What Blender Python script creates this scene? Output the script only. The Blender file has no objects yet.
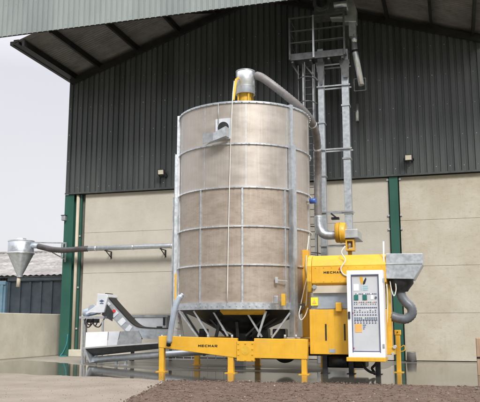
import bpy, bmesh, math, random
from mathutils import Vector, Matrix
random.seed(7)
R = math.radians
C = bpy.context.scene.collection
# ------------------------------------------------------------ camera geometry
F = 720.0; PITCH = math.atan(123 / 720); EYE = 1.4
TH = math.atan(-.295)
U = (math.cos(TH), math.sin(TH)); V = (-math.sin(TH), math.cos(TH)); O = (0.0, 30.1)

def ray(x, y):
    a = (x - 240) / F; b = (201 - y) / F
    return (a, math.cos(PITCH) - b * math.sin(PITCH), math.sin(PITCH) + b * math.cos(PITCH))

def toL(X, Y, Z):
    dx, dy = X - O[0], Y - O[1]
    return Vector((dx * U[0] + dy * U[1], dx * V[0] + dy * V[1], Z))

def G(x, y, h=0.0):                                     # point of the yard seen at a pixel, in (s, d, h)
    r = ray(x, y); t = (h - EYE) / r[2]
    return toL(r[0] * t, r[1] * t, h)

def S(x, y, d):                                         # point on the plane d metres from the barn wall
    r = ray(x, y); t = (d + O[1] * V[1]) / (r[0] * V[0] + r[1] * V[1])
    return toL(r[0] * t, r[1] * t, EYE + r[2] * t)

def W(p):
    return Vector((O[0] + p[0] * U[0] + p[1] * V[0], O[1] + p[0] * U[1] + p[1] * V[1], p[2]))

# ------------------------------------------------------------ mesh builder
class MB:
    def __init__(self):
        self.bm = bmesh.new(); self.mi = 0
    def face(self, vs):
        try:
            f = self.bm.faces.new(vs); f.material_index = self.mi; return f
        except ValueError:
            return None
    def v(self, p): return self.bm.verts.new(p)
    def hexa(self, p):
        v = [self.v(q) for q in p]
        for q in ((0,3,2,1),(4,5,6,7),(0,1,5,4),(1,2,6,5),(2,3,7,6),(3,0,4,7)): self.face([v[i] for i in q])
        return self
    def box(self, s0, s1, d0, d1, h0, h1):
        return self.hexa([(s0,d0,h0),(s1,d0,h0),(s1,d1,h0),(s0,d1,h0),(s0,d0,h1),(s1,d0,h1),(s1,d1,h1),(s0,d1,h1)])
    def prism(self, poly, d0, d1):                      # poly in (s, h), extruded along d
        a = [self.v((p[0], d0, p[1])) for p in poly]; b = [self.v((p[0], d1, p[1])) for p in poly]
        n = len(poly); self.face(a); self.face(b[::-1])
        for i in range(n): self.face([a[(i+1)%n], a[i], b[i], b[(i+1)%n]])
        return self
    def prism_s(self, poly, s0, s1):                    # poly in (d, h), extruded along s
        a = [self.v((s0, p[0], p[1])) for p in poly]; b = [self.v((s1, p[0], p[1])) for p in poly]
        n = len(poly); self.face(a); self.face(b[::-1])
        for i in range(n): self.face([a[(i+1)%n], a[i], b[i], b[(i+1)%n]])
        return self
    def prism_h(self, poly, h0, h1):                    # poly in (s, d)
        a = [self.v((p[0], p[1], h0)) for p in poly]; b = [self.v((p[0], p[1], h1)) for p in poly]
        n = len(poly); self.face(a[::-1]); self.face(b)
        for i in range(n): self.face([a[i], a[(i+1)%n], b[(i+1)%n], b[i]])
        return self
    def bar(self, p, q, w, t=None, up=(0,0,1)):         # square bar
        t = t or w; p = Vector(p); q = Vector(q); ax = (q - p).normalized(); up = Vector(up)
        if abs(ax.dot(up)) > .95: up = Vector((0,1,0))
        x = ax.cross(up).normalized(); y = x.cross(ax).normalized(); x *= w/2; y *= t/2
        return self.hexa([p-x-y, p+x-y, p+x+y, p-x+y, q-x-y, q+x-y, q+x+y, q-x+y])
    def tube(self, pts, r, seg=16, caps=True):
        pts = [Vector(p) for p in pts]; n = len(pts)
        rs = r if isinstance(r, (list, tuple)) else [r]*n
        rings = []; prev = None
        for i, p in enumerate(pts):
            if i == 0: t = pts[1]-p
            elif i == n-1: t = p-pts[i-1]
            else: t = (pts[i+1]-p).normalized()+(p-pts[i-1]).normalized()
            t.normalize()
            if prev is None:
                a = Vector((0,0,1)) if abs(t.z) < .9 else Vector((1,0,0))
                x = t.cross(a).normalized()
            else: x = (prev - t*prev.dot(t)).normalized()
            prev = x; y = t.cross(x)
            rings.append([self.v(p + (x*math.cos(k*2*math.pi/seg) + y*math.sin(k*2*math.pi/seg))*rs[i]) for k in range(seg)])
        for a, b in zip(rings, rings[1:]):
            for k in range(seg): 
                f = self.face([a[k], a[(k+1)%seg], b[(k+1)%seg], b[k]])
                if f: f.smooth = True
        if caps: self.face(rings[0][::-1]); self.face(rings[-1])
        return self
    def lathe(self, c, prof, seg=48, a0=0, a1=360, smooth=True):   # prof [(r, h)], around vertical axis at c=(s,d)
        full = abs(a1-a0-360) < .01; m = seg if full else seg+1
        rings = []
        for r, h in prof:
            rings.append([self.v((c[0]+r*math.cos(R(a0+(a1-a0)*k/seg)), c[1]+r*math.sin(R(a0+(a1-a0)*k/seg)), h)) for k in range(m)])
        for a, b in zip(rings, rings[1:]):
            for k in range(seg):
                f = self.face([a[k], a[(k+1)%m], b[(k+1)%m], b[k]])
                if f: f.smooth = smooth
        return self
    def build(self, name, mat, parent=None, org=None, bevel=0, smooth=False, recalc=True, label=None):
        bm = self.bm
        if recalc: bmesh.ops.recalc_face_normals(bm, faces=bm.faces)
        if parent is not None: org = parent['_o']
        org = Vector(org) if org is not None else Vector((0,0,0))
        for vv in bm.verts: vv.co -= org
        me = bpy.data.meshes.new(name); bm.to_mesh(me); bm.free()
        for m in (mat if isinstance(mat, (list, tuple)) else [mat]): me.materials.append(m)
        if smooth:
            for p in me.polygons: p.use_smooth = True
        o = bpy.data.objects.new(name, me); C.objects.link(o)
        if parent is not None: o.parent = parent; ORG.append((o, tuple(org)))
        else: o.location = W(org); o.rotation_euler = (0, 0, TH); ORG.append((o, tuple(org)))
        o['_o'] = tuple(org)
        if label: o['label'] = label
        if bevel:
            b = o.modifiers.new('bevel', 'BEVEL'); b.width = bevel; b.segments = 2; b.limit_method = 'ANGLE'; b.angle_limit = R(40)
            b.harden_normals = False
        return o
ORG = []

def tag(o, label=None, cat=None, group=None, kind=None):
    if label: o['label'] = label
    if cat: o['category'] = cat
    if group: o['group'] = group
    if kind: o['kind'] = kind
    return o

def thing(name, label, cat, org, group=None):
    o = bpy.data.objects.new(name, None); C.objects.link(o); o.empty_display_size = .2
    o.location = W(org); o.rotation_euler = (0, 0, TH); o['_o'] = tuple(org); ORG.append((o, tuple(org)))
    return tag(o, label, cat, group)

def arc_pts(pts, n=8):                                  # Catmull-Rom through points
    P = [Vector(p) for p in pts]; P = [P[0]*2-P[1]] + P + [P[-1]*2-P[-2]]; out = []
    for i in range(1, len(P)-2):
        for k in range(n):
            t = k/n; a, b, c, d = P[i-1:i+3]
            out.append(.5*((2*b)+(-a+c)*t+(2*a-5*b+4*c-d)*t*t+(-a+3*b-3*c+d)*t**3))
    out.append(P[-2]); return out

# ------------------------------------------------------------ materials
def nt(m): m.use_nodes = True; return m.node_tree.nodes, m.node_tree.links, m.node_tree.nodes['Principled BSDF']

def noisy(name, c1, c2, rough=.6, metal=0., scale=2., detail=6., stretch=(1,1,1), bump=0., bscale=30., r2=None, spec=.5, extra=None, lo=.35, hi=.65, coat=0.):
    m = bpy.data.materials.new(name); n, l, b = nt(m)
    tc = n.new('ShaderNodeTexCoord'); mp = n.new('ShaderNodeMapping'); mp.inputs['Scale'].default_value = stretch
    l.new(tc.outputs['Object'], mp.inputs['Vector'])
    nz = n.new('ShaderNodeTexNoise'); nz.inputs['Scale'].default_value = scale; nz.inputs['Detail'].default_value = detail; nz.inputs['Roughness'].default_value = .62
    l.new(mp.outputs[0], nz.inputs['Vector'])
    cr = n.new('ShaderNodeValToRGB'); cr.color_ramp.elements[0].position = lo; cr.color_ramp.elements[1].position = hi
    cr.color_ramp.elements[0].color = (*c1, 1); cr.color_ramp.elements[1].color = (*c2, 1)
    l.new(nz.outputs['Fac'], cr.inputs[0]); col = cr.outputs[0]
    if extra:                                           # (colour, scale, lo, hi, amount, stretch): a second layer of stains
        for (ec, es, elo, ehi, am, st) in extra:
            mp2 = n.new('ShaderNodeMapping'); mp2.inputs['Scale'].default_value = st; mp2.inputs['Location'].default_value = (es, 2*es, 3)
            l.new(tc.outputs['Object'], mp2.inputs['Vector'])
            n2 = n.new('ShaderNodeTexNoise'); n2.inputs['Scale'].default_value = es; n2.inputs['Detail'].default_value = 8; n2.inputs['Roughness'].default_value = .7
            l.new(mp2.outputs[0], n2.inputs['Vector'])
            mr = n.new('ShaderNodeMapRange'); mr.inputs['From Min'].default_value = elo; mr.inputs['From Max'].default_value = ehi; mr.inputs['To Max'].default_value = am
            l.new(n2.outputs['Fac'], mr.inputs['Value'])
            mx = n.new('ShaderNodeMix'); mx.data_type = 'RGBA'; l.new(mr.outputs[0], mx.inputs[0]); l.new(col, mx.inputs[6]); mx.inputs[7].default_value = (*ec, 1)
            col = mx.outputs[2]
    l.new(col, b.inputs['Base Color'])
    b.inputs['Roughness'].default_value = rough; b.inputs['Metallic'].default_value = metal; b.inputs['Specular IOR Level'].default_value = spec
    if coat: b.inputs['Coat Weight'].default_value = coat; b.inputs['Coat Roughness'].default_value = .12
    if r2 is not None:
        mr = n.new('ShaderNodeMapRange'); mr.inputs['From Min'].default_value = .3; mr.inputs['From Max'].default_value = .7
        mr.inputs['To Min'].default_value = rough; mr.inputs['To Max'].default_value = r2; l.new(nz.outputs['Fac'], mr.inputs['Value']); l.new(mr.outputs[0], b.inputs['Roughness'])
    if bump:
        n3 = n.new('ShaderNodeTexNoise'); n3.inputs['Scale'].default_value = bscale; n3.inputs['Detail'].default_value = 5; l.new(mp.outputs[0], n3.inputs['Vector'])
        bp = n.new('ShaderNodeBump'); bp.inputs['Strength'].default_value = bump; bp.inputs['Distance'].default_value = .02
        l.new(n3.outputs['Fac'], bp.inputs['Height']); l.new(bp.outputs[0], b.inputs['Normal'])
    return m

M = {}
M['galv'] = noisy('galvanised_steel', (.50,.54,.58), (.62,.66,.70), .32, .75, 9, 4, r2=.5, bump=.05, bscale=12)
M['galv_dull'] = noisy('dull_galvanised_steel', (.30,.32,.34), (.46,.48,.50), .45, .6, 4, 5, r2=.6)
M['galv_bright'] = noisy('bright_galvanised_sheet', (.70,.73,.76), (.84,.86,.88), .25, .8, 3, 3, r2=.4)
M['perf_top'] = noisy('perforated_sheet_clean', (.46,.41,.36), (.515,.47,.425), .32, .55, 1.6, 9, stretch=(1,1,2.2), r2=.5, bump=.04, bscale=70,
    extra=[((.62,.58,.55), 5, .48, .78, .6, (3,3,.12)), ((.36,.30,.25), 6, .52, .85, .3, (3,3,.10)), ((.34,.26,.20), 9, .58, .8, .5, (1,1,3)), ((.32,.25,.20), 40, .62, .75, .4, (1,1,1))])
M['perf_mid'] = noisy('perforated_sheet_dusty', (.385,.32,.262), (.45,.39,.335), .36, .5, 1.9, 9, stretch=(1,1,2.2), r2=.55, bump=.05, bscale=70,
    extra=[((.27,.19,.135), 5, .50, .80, .7, (1,1,3)), ((.54,.49,.45), 5, .50, .8, .55, (3,3,.12)), ((.24,.17,.12), 6, .55, .8, .5, (3,3,.10)), ((.25,.18,.13), 40, .60, .75, .5, (1,1,1))])
M['yellow'] = noisy('yellow_paint', (.70,.375,.024), (.78,.435,.032), .38, 0, 2.2, 8, r2=.55, coat=.15, bump=.04, bscale=9,
    extra=[((.55,.36,.12), 2.5, .52, .80, .55, (1,1,.5)), ((.42,.26,.08), 7, .58, .80, .55, (1,1,.5)), ((.16,.07,.03), 22, .66, .73, .8, (1,1,.7)), ((.38,.25,.10), 5, .55, .8, .5, (3,3,.15))])
M['yellow_dk'] = noisy('weathered_yellow_paint', (.62,.36,.03), (.74,.46,.05), .45, 0, 4, 5, extra=[((.25,.14,.05), 8, .55, .8, .7, (1,1,1))])
M['white'] = noisy('white_paint', (.78,.79,.82), (.85,.86,.88), .3, 0, 4, 3, coat=.2)
M['white_sheet'] = noisy('pale_steel_sheet', (.62,.66,.72), (.80,.82,.86), .35, .3, 1.5, 4, r2=.5)
M['black'] = noisy('black_rubber', (.012,.012,.013), (.03,.03,.032), .5, 0, 8, 4)
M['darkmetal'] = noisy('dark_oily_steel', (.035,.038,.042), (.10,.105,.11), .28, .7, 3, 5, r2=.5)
M['clad'] = noisy('green_grey_cladding', (.068,.076,.075), (.096,.106,.105), .26, .25, .8, 6, stretch=(1,1,.25), r2=.36, spec=.8, coat=.15, bump=.10, bscale=1.3,
    extra=[((.15,.16,.16), 3, .46, .72, .55, (1.8,1,.08)), ((.03,.037,.036), 1.1, .5, .62, .5, (1,1,.02)), ((.10,.11,.095), 9, .58, .8, .4, (1,1,.4))])
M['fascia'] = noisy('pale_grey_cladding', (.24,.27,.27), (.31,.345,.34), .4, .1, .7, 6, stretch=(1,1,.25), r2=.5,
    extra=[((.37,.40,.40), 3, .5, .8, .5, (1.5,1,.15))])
M['screw'] = noisy('screw_heads', (.5,.52,.52), (.7,.72,.72), .3, .8)
M['rooflining'] = noisy('grey_fibre_cement_lining', (.13,.122,.12), (.20,.19,.187), .8, 0, 1.5, 6, extra=[((.05,.045,.043), 4, .5, .75, .6, (1,1,1))])
M['galv_leg'] = noisy('trunking_galvanising', (.40,.44,.48), (.52,.56,.60), .40, .6, 9, 4, r2=.55)
M['galv_dark'] = noisy('shade_dark_galvanising', (.085,.09,.092), (.16,.165,.168), .5, .5, 4, 5)  # canopy shade on platform and ladder is put into this dark base colour
M['steelbeam'] = noisy('dark_painted_steel', (.012,.012,.012), (.024,.023,.022), .5, .2, 2, 4)
M['green'] = noisy('green_paint', (.018,.085,.064), (.028,.112,.084), .4, 0, 1.5, 5, stretch=(1,1,.4), extra=[((.06,.09,.05), 5, .58, .8, .6, (1,1,.4))])
M['panel'] = noisy('precast_concrete', (.48,.45,.385), (.55,.518,.45), .75, 0, .55, 8, stretch=(1,1,1.6), bump=.25, bscale=22,
    extra=[((.38,.33,.24), 1.1, .55, .85, .5, (.6,1,1.4)), ((.62,.60,.54), 2.5, .5, .8, .4, (1,1,.5)), ((.36,.33,.27), 4, .60, .82, .5, (2.5,1,.25)), ((.30,.27,.21), 30, .66, .78, .5, (1,1,1))])
M['panel2'] = noisy('stained_precast_concrete', (.47,.435,.35), (.54,.505,.425), .75, 0, .8, 8, stretch=(1,1,1.2), bump=.15, bscale=18,
    extra=[((.39,.335,.225), .7, .45, .68, .65, (.8,1,1.0)), ((.33,.28,.19), 5, .52, .74, .6, (1,1,1.5)), ((.35,.31,.23), 4, .55, .8, .5, (3,1,.2)), ((.28,.25,.19), 30, .64, .78, .5, (1,1,1)), ((.53,.51,.45), 2.5, .55, .8, .5, (1,1,.5))])
M['gap'] = noisy('grey_mastic', (.13,.12,.10), (.19,.175,.145), .8)
M['beige'] = noisy('cream_pipe', (.50,.44,.34), (.58,.52,.42), .6)
M['retain'] = noisy('weathered_retaining_concrete', (.50,.475,.385), (.60,.575,.48), .8, 0, 1.2, 8, bump=.2, bscale=14,
    extra=[((.32,.29,.21), 2.0, .55, .82, .6, (1,1,.35)), ((.24,.22,.17), 9, .58, .8, .5, (1,1,1))])
M['hose'] = noisy('grey_flexible_hose', (.16,.15,.15), (.24,.225,.22), .5, .1, 4, 4)
M['hose_blue'] = noisy('blue_grey_hose', (.10,.11,.125), (.15,.165,.185), .4, 0, 4, 4)
M['hose_dark'] = noisy('dark_flexible_hose', (.05,.042,.045), (.09,.08,.082), .45, 0, 4, 4)
M['blue_steel'] = noisy('pale_blue_steel', (.34,.40,.48), (.44,.50,.58), .35, .3, 4, 4)
M['container'] = noisy('dark_teal_paint', (.032,.045,.058), (.058,.074,.090), .5, 0, 1.5, 6, extra=[((.11,.08,.06), 5, .6, .8, .6, (1,1,.4))])
M['ltblue'] = noisy('light_blue_paint', (.12,.22,.30), (.18,.28,.36), .5, 0, 1.5, 5)
M['asbestos'] = noisy('fibre_cement_roofing', (.17,.16,.155), (.32,.305,.29), .85, 0, .7, 9, bump=.3, bscale=5,
    extra=[((.44,.43,.42), 1.2, .56, .7, .8, (.35,1,1)), ((.09,.085,.075), 2.2, .52, .72, .7, (1,1,1))])
M['darkboard'] = noisy('dark_timber_boards', (.03,.027,.025), (.08,.07,.06), .8, 0, 3, 5, stretch=(6,1,.3))
M['wood'] = noisy('weathered_timber', (.30,.20,.13), (.44,.31,.21), .75, 0, 4, 6, stretch=(3,3,.4))
M['rope'] = noisy('pale_rope', (.62,.62,.58), (.75,.75,.70), .8)
M['board'] = noisy('grey_switch_board', (.52,.54,.57), (.58,.60,.63), .45)
M['teal'] = noisy('green_display', (.02,.13,.12), (.04,.20,.17), .2)
M['dkblue'] = noisy('dark_blue_print', (.06,.08,.16), (.10,.12,.22), .5)
M['paleblue'] = noisy('pale_teal_print', (.30,.50,.55), (.38,.58,.62), .5)
M['orange'] = noisy('orange_sticker', (.75,.40,.10), (.82,.48,.16), .5)
M['red'] = noisy('red_plastic', (.55,.04,.03), (.65,.06,.05), .4)
M['blue'] = noisy('blue_plastic', (.03,.10,.38), (.05,.14,.45), .3)
M['lens'] = noisy('floodlight_glass', (.55,.50,.42), (.70,.64,.52), .15)
M['stone'] = noisy('pale_gravel', (.20,.15,.12), (.36,.31,.27), .8, 0, 9, 3)
M['stone2'] = noisy('brown_clods', (.075,.048,.034), (.15,.10,.072), .9, 0, 9, 3)

def ground_mat():
    m = bpy.data.materials.new('yard_concrete'); n, l, b = nt(m)
    tc = n.new('ShaderNodeTexCoord')
    def noise(scale, detail=8, rough=.65, loc=(0,0,0), sc=(1,1,1)):
        mp = n.new('ShaderNodeMapping'); mp.inputs['Location'].default_value = loc; mp.inputs['Scale'].default_value = sc; l.new(tc.outputs['Object'], mp.inputs[0])
        z = n.new('ShaderNodeTexNoise'); z.inputs['Scale'].default_value = scale; z.inputs['Detail'].default_value = detail; z.inputs['Roughness'].default_value = rough
        l.new(mp.outputs[0], z.inputs['Vector']); return z.outputs['Fac']
    def ramp(f, lo, hi, a, c):
        cr = n.new('ShaderNodeValToRGB'); cr.color_ramp.elements[0].position = lo; cr.color_ramp.elements[1].position = hi
        cr.color_ramp.elements[0].color = (*a, 1); cr.color_ramp.elements[1].color = (*c, 1); l.new(f, cr.inputs[0]); return cr.outputs[0]
    def mix(f, a, c):
        mx = n.new('ShaderNodeMix'); mx.data_type = 'RGBA'; l.new(f, mx.inputs[0]); l.new(a, mx.inputs[6]); l.new(c, mx.inputs[7]); return mx.outputs[2]
    dry = ramp(noise(.8), .3, .7, (.25,.225,.185), (.36,.33,.275))
    wet = ramp(noise(.9, loc=(4,2,0)), .3, .7, (.115,.108,.092), (.20,.19,.165))
    speck = noise(22, 4, .7)
    st = ramp(speck, .42, .66, (.72,.72,.72), (1.08,1.07,1.05))
    # wetness: in a band beside the machine, broken up with noise
    sx = n.new('ShaderNodeSeparateXYZ'); l.new(tc.outputs['Object'], sx.inputs[0])
    def mrange(v, a, c, x, y):
        r = n.new('ShaderNodeMapRange'); r.interpolation_type = 'SMOOTHSTEP'
        r.inputs['From Min'].default_value = a; r.inputs['From Max'].default_value = c; r.inputs['To Min'].default_value = x; r.inputs['To Max'].default_value = y
        l.new(v, r.inputs['Value']); return r.outputs[0]
    def math_(op, a, c):
        k = n.new('ShaderNodeMath'); k.operation = op
        for i, q in enumerate((a, c)):
            if isinstance(q, (int, float)): k.inputs[i].default_value = q
            else: l.new(q, k.inputs[i])
        return k.outputs[0]
    w1 = noise(.35, 5, .6, (9,1,0))
    band = math_('MULTIPLY', mrange(sx.outputs['X'], -6, -1, .25, 1), mrange(sx.outputs['Y'], -11.5, -9.5, 0, 1))
    wf = mrange(math_('ADD', math_('MULTIPLY', w1, .9), math_('MULTIPLY', band, .6)), .62, .95, 0, 1)
    col = mix(wf, dry, wet)
    mul = n.new('ShaderNodeMix'); mul.data_type = 'RGBA'; mul.blend_type = 'MULTIPLY'; mul.inputs[0].default_value = 1
    l.new(col, mul.inputs[6]); l.new(st, mul.inputs[7]); l.new(mul.outputs[2], b.inputs['Base Color'])
    l.new(mrange(wf, 0, 1, .85, .34), b.inputs['Roughness'])
    bp = n.new('ShaderNodeBump'); bp.inputs['Strength'].default_value = .25; bp.inputs['Distance'].default_value = .01; l.new(noise(30, 5), bp.inputs['Height']); l.new(bp.outputs[0], b.inputs['Normal'])
    return m
M['yard'] = ground_mat()
M['apron'] = noisy('dry_brushed_concrete', (.185,.155,.122), (.255,.218,.175), .85, 0, .9, 8, stretch=(1,1,1), bump=.35, bscale=28,
    extra=[((.22,.185,.145), 1.6, .5, .78, .6, (.35,1.6,1)), ((.13,.115,.10), 22, .56, .74, .6, (1,1,1)), ((.33,.30,.25), 5, .60, .8, .5, (.3,1.5,1))])
M['soil'] = noisy('brown_gravelly_soil', (.070,.043,.030), (.130,.086,.062), .95, 0, 3.5, 12, bump=1.0, bscale=18,
    extra=[((.24,.18,.14), 24, .60, .72, .7, (1,1,1)), ((.045,.03,.025), 7, .55, .75, .7, (1,1,1))])
M['grass'] = noisy('rough_field', (.06,.08,.03), (.12,.13,.06), .9, 0, .3, 6)
def water_mat():
    m = bpy.data.materials.new('puddle_water'); n, l, b = nt(m)
    tc = n.new('ShaderNodeTexCoord')
    z = n.new('ShaderNodeTexNoise'); z.inputs['Scale'].default_value = 1.2; z.inputs['Detail'].default_value = 6; l.new(tc.outputs['Object'], z.inputs['Vector'])
    cr = n.new('ShaderNodeValToRGB'); cr.color_ramp.elements[0].position = .35; cr.color_ramp.elements[1].position = .7
    cr.color_ramp.elements[0].color = (.045,.042,.034,1); cr.color_ramp.elements[1].color = (.085,.08,.066,1)
    l.new(z.outputs['Fac'], cr.inputs[0]); l.new(cr.outputs[0], b.inputs['Base Color'])
    b.inputs['Roughness'].default_value = .06; b.inputs['IOR'].default_value = 1.33
    z2 = n.new('ShaderNodeTexNoise'); z2.inputs['Scale'].default_value = 5; l.new(tc.outputs['Object'], z2.inputs['Vector'])
    bp = n.new('ShaderNodeBump'); bp.inputs['Strength'].default_value = .03; bp.inputs['Distance'].default_value = .01; l.new(z2.outputs['Fac'], bp.inputs['Height']); l.new(bp.outputs[0], b.inputs['Normal'])
    return m
M['water'] = water_mat()

def struct(mb, name, mat, org=(0,0,0), **k):
    o = mb.build(name, mat, org=org, **k); o['kind'] = 'structure'; return o

# ------------------------------------------------------------ ground
m = MB(); m.face([m.v(p) for p in ((-600,-300,-.02),(600,-300,-.02),(600,900,-.02),(-600,900,-.02))]); struct(m, 'ground', M['grass'])
m = MB(); m.face([m.v(p) for p in ((-30,-34,0),(26,-34,0),(26,14,0),(-30,14,0))]); struct(m, 'yard', M['yard'])
def outline(pts, jit=.06, n=7):
    out = []
    for i, p in enumerate(pts):
        q = pts[(i+1) % len(pts)]
        for k in range(n):
            t = k/n; out.append((p[0]+(q[0]-p[0])*t+random.uniform(-jit, jit), p[1]+(q[1]-p[1])*t+random.uniform(-jit, jit)))
    return out
def px_outline(pix, jit, n=7): return outline([tuple(G(*p)[:2]) for p in pix], jit, n)
def sheet(poly, h, name, mat):
    m = MB(); m.face([m.v((p[0], p[1], h)) for p in poly]); return struct(m, name, mat)
# pale dry slab in the foreground, with a scored joint
a = G(166,379.5); b_ = G(116,410)
sheet([tuple(G(-140,370.5)[:2])] + [(G(x,373.5+x*.0385+ (x/168)**4*.4)[0], G(x,373.5+x*.0385+(x/168)**4*.4)[1]+.16*math.sin(x*.11)*math.sin(x*.047)+random.uniform(-.05,.05)) for x in range(0,168,3)] + [(b_[0],b_[1]), (b_[0]-1,-30), (-30,-30)], .008, 'concrete_slab', M['apron'])
# standing water
sheet(px_outline([(-60,362),(0,362.6),(20,360.4),(45,361.6),(70,363.8),(95,366.2),(125,368.0),(160,370.6),(195,371.4),(235,372.0),(300,373.4),(340,371.0),(385,369.4),(400,363.5),(440,363.3),(478,363.6),(520,363.5),(560,392),(480,390),(330,388),(180,384),(150,379.6),(100,377.9),(50,376.2),(0,375.0),(-60,373.8)], .07, 8), .004, 'puddle', M['water'])
sheet(px_outline([(170,367.0),(215,367.6),(262,368.2),(300,369.2),(262,369.6),(205,369.0)], .05, 8), .004, 'puddle', M['water'])
# soil: a low rough bank with clods, one sheet
from mathutils import noise as N
def soil_z(s, d):
    return .012 + .025*N.fractal(Vector((s*.5,d*.5,0)), 1, 2, 4) + .030*max(0, N.fractal(Vector((s*3.2,d*3.2,3)), .9, 2, 5)) + .010*N.fractal(Vector((s*11,d*11,5)), .8, 2, 3)
def bank():
    m = MB(); bm = m.bm
    p0 = G(167,381.2); p1 = G(121,404)
    nx, ny = 420, 150
    s1 = 16; grid = {}
    from mathutils import noise as N
    for j in range(ny+1):
        v_ = j/ny
        for i in range(nx+1):
            u_ = i/nx
            # back edge follows the puddle, left edge follows the slab
            d = p0[1] + 0.55*0 - (v_**1.25)*9.0
            back = p0[1] + .06*(1-u_) + .75*u_
            d = back - (v_**1.25)*9.0
            left = p0[0] + (p1[0]-p0[0])*(p0[1]-d)/(p0[1]-p1[1])
            s = left + (s1-left)*u_**1.15
            e = min(1, min(v_*9, u_*40))
            z = .012 + e*soil_z(s, d)
            if v_ == 0 or u_ == 0: z = .0
            jit = .05
            grid[i,j] = m.v((s + (N.noise(Vector((s*2,d*2,7)))*jit if 1 else 0), d + N.noise(Vector((s*2.2,d*2,9)))*.14, max(z, -.01)))
    for j in range(ny):
        for i in range(nx):
            f = m.face([grid[i,j], grid[i+1,j], grid[i+1,j+1], grid[i,j+1]])
            f.smooth = True
    return m
struct(bank(), 'soil_bank', M['soil'])
_b = bmesh.new(); bmesh.ops.create_icosphere(_b, subdivisions=1, radius=1); _b.verts.ensure_lookup_table()
ICO = ([tuple(v.co) for v in _b.verts], [[v.index for v in f.verts] for f in _b.faces]); _b.free()
def stones(name, cnt, mat, r0, r1, lab):
    m = MB()
    p0 = G(167,381.2); p1 = G(121,404)
    for _ in range(cnt):
        v_ = random.random()**1.2; d = p0[1]+.3 - v_*5.5
        left = p0[0] + (p1[0]-p0[0])*(p0[1]-d)/(p0[1]-p1[1])
        s = left + random.random()**1.1*(10-left) - (random.random()**3*.18 if random.random() < .4 else 0)
        back = p0[1] + .06 + .75*(s-p0[0])/14
        if d > back: continue
        r = random.uniform(r0, r1)*(1+ (random.random()**6)*2.0)
        k = Vector((random.uniform(.7,1.4), random.uniform(.7,1.3), random.uniform(.4,.8)))*r; c = Vector((s, d, r*.2+.010+max(0, soil_z(s, d))))
        vs = [m.v(c + Vector((q[0]*k.x, q[1]*k.y, q[2]*k.z))*random.uniform(.8,1.2)) for q in ICO[0]]
        for f in ICO[1]: m.face([vs[i] for i in f])
    o = m.build(name, mat); tag(o, lab, 'stones', None, 'stuff'); return o
stones('gravel', 900, M['stone'], .003, .009, 'pale stones scattered over the brown soil in the foreground')
def grit():
    m = MB()
    for _ in range(420):
        x = 172-175*random.random()**2; y = random.uniform(376.5, 402); g = G(x, max(y, 376.5))
        r_ = random.uniform(.003, .009); vs = [m.v(g + Vector((q[0]*r_*random.uniform(.7,1.3), q[1]*r_, q[2]*r_*.6+.011))) for q in ICO[0]]
        for f in ICO[1]: m.face([vs[i] for i in f])
    tag(m.build('grit', M['stone2']), 'dark grit scattered over the pale concrete slab', 'grit', None, 'stuff')
grit()
stones('soil_clods', 10000, M['stone2'], .004, .014, 'dark clods lying on the brown soil in the foreground')

# ------------------------------------------------------------ barn
EAVE_L, EAVE_R, RIDGE = -8.22, 10.12, .95
def roof_h(s): return 15.86 - .332*abs(s-RIDGE)
CL0 = 7.28
barn = thing('grain_store', 'large grain store with ribbed dark cladding over cream concrete wall panels', 'barn', (0, .4, 0))
def ribbed(m, s0, s1, d, bot, top, pitch=.262, dep=.055, back=.012):
    # trapezoidal sheet, one profile swept vertically; bot/top functions of s
    pr = []; s = s0
    while s < s1 - 1e-6:
        for ds, dd in ((0,-dep), (pitch*.64,-dep), (pitch*.70,0), (pitch*.94,0)):
            if s+ds <= s1: pr.append((s+ds, dd))
        s += pitch
    pr.append((s1, 0))
    lo = [m.v((q[0], d+q[1], bot(q[0]))) for q in pr]; hi = [m.v((q[0], d+q[1], top(q[0]))) for q in pr]
    lo2 = [m.v((q[0], d+q[1]+back, bot(q[0]))) for q in pr]
    for i in range(len(pr)-1): m.face([lo[i], lo[i+1], hi[i+1], hi[i]]); m.face([lo2[i], lo2[i+1], lo[i+1], lo[i]])
    return pr
m = MB(); ribbed(m, EAVE_L-.02, EAVE_R, -.12, lambda s: CL0, lambda s: roof_h(s)-.12)
m.mi = 1
for h in (7.5, 8.75, 10.0, 11.25, 12.5, 13.75):
    s = EAVE_L + .262*.32 - .02; k = 0
    while s < EAVE_R:
        if h < roof_h(s)-.4 and (k % 2 == 0) and random.random() > .12: 
            c = random.uniform(.011, .016); m.box(s-c, s+c, -.184, -.170, h-c+random.uniform(-.02,.02), h+c)
        s += .262; k += 1
m.build('wall_cladding', [M['clad'], M['screw']], barn, recalc=False)
m = MB(); m.box(EAVE_L-.04, EAVE_R, -.190, -.10, CL0-.07, CL0-.003); m.build('drip_flashing', M['clad'], barn)
# backing wall: closes the building
m = MB(); m.box(EAVE_L+.05, EAVE_R-.02, .0, .12, CL0-.1, 12.8); m.prism([(EAVE_L+.05,12.8),(EAVE_R-.02,12.8),(RIDGE,15.7)], 0, .12); m.build('gable_backing', M['steelbeam'], barn)
# precast panels, bay by bay
rows = [0.02, 1.81, 3.62, 5.43, 7.2]
for (a0, a1, mt) in ((-7.30, -.60, 'panel'), (-.58, 6.20, 'panel'), (6.62, 10.12, 'panel2')):
    for r_ in range(4):
        m = MB(); m.box(a0, a1, 0.0, .16, rows[r_]+.004, rows[r_+1]-.004)
        m.build('concrete_panel', M[mt], barn, bevel=.008)
m = MB(); m.box(-8.1, EAVE_R, .17, .3, 0, CL0); m.build('infill_wall', M['gap'], barn)
m = MB(); m.box(-7.75, -5.9, -.22, -.004, 0, .30); m.build('plinth', M['retain'], barn, bevel=.02)
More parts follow.
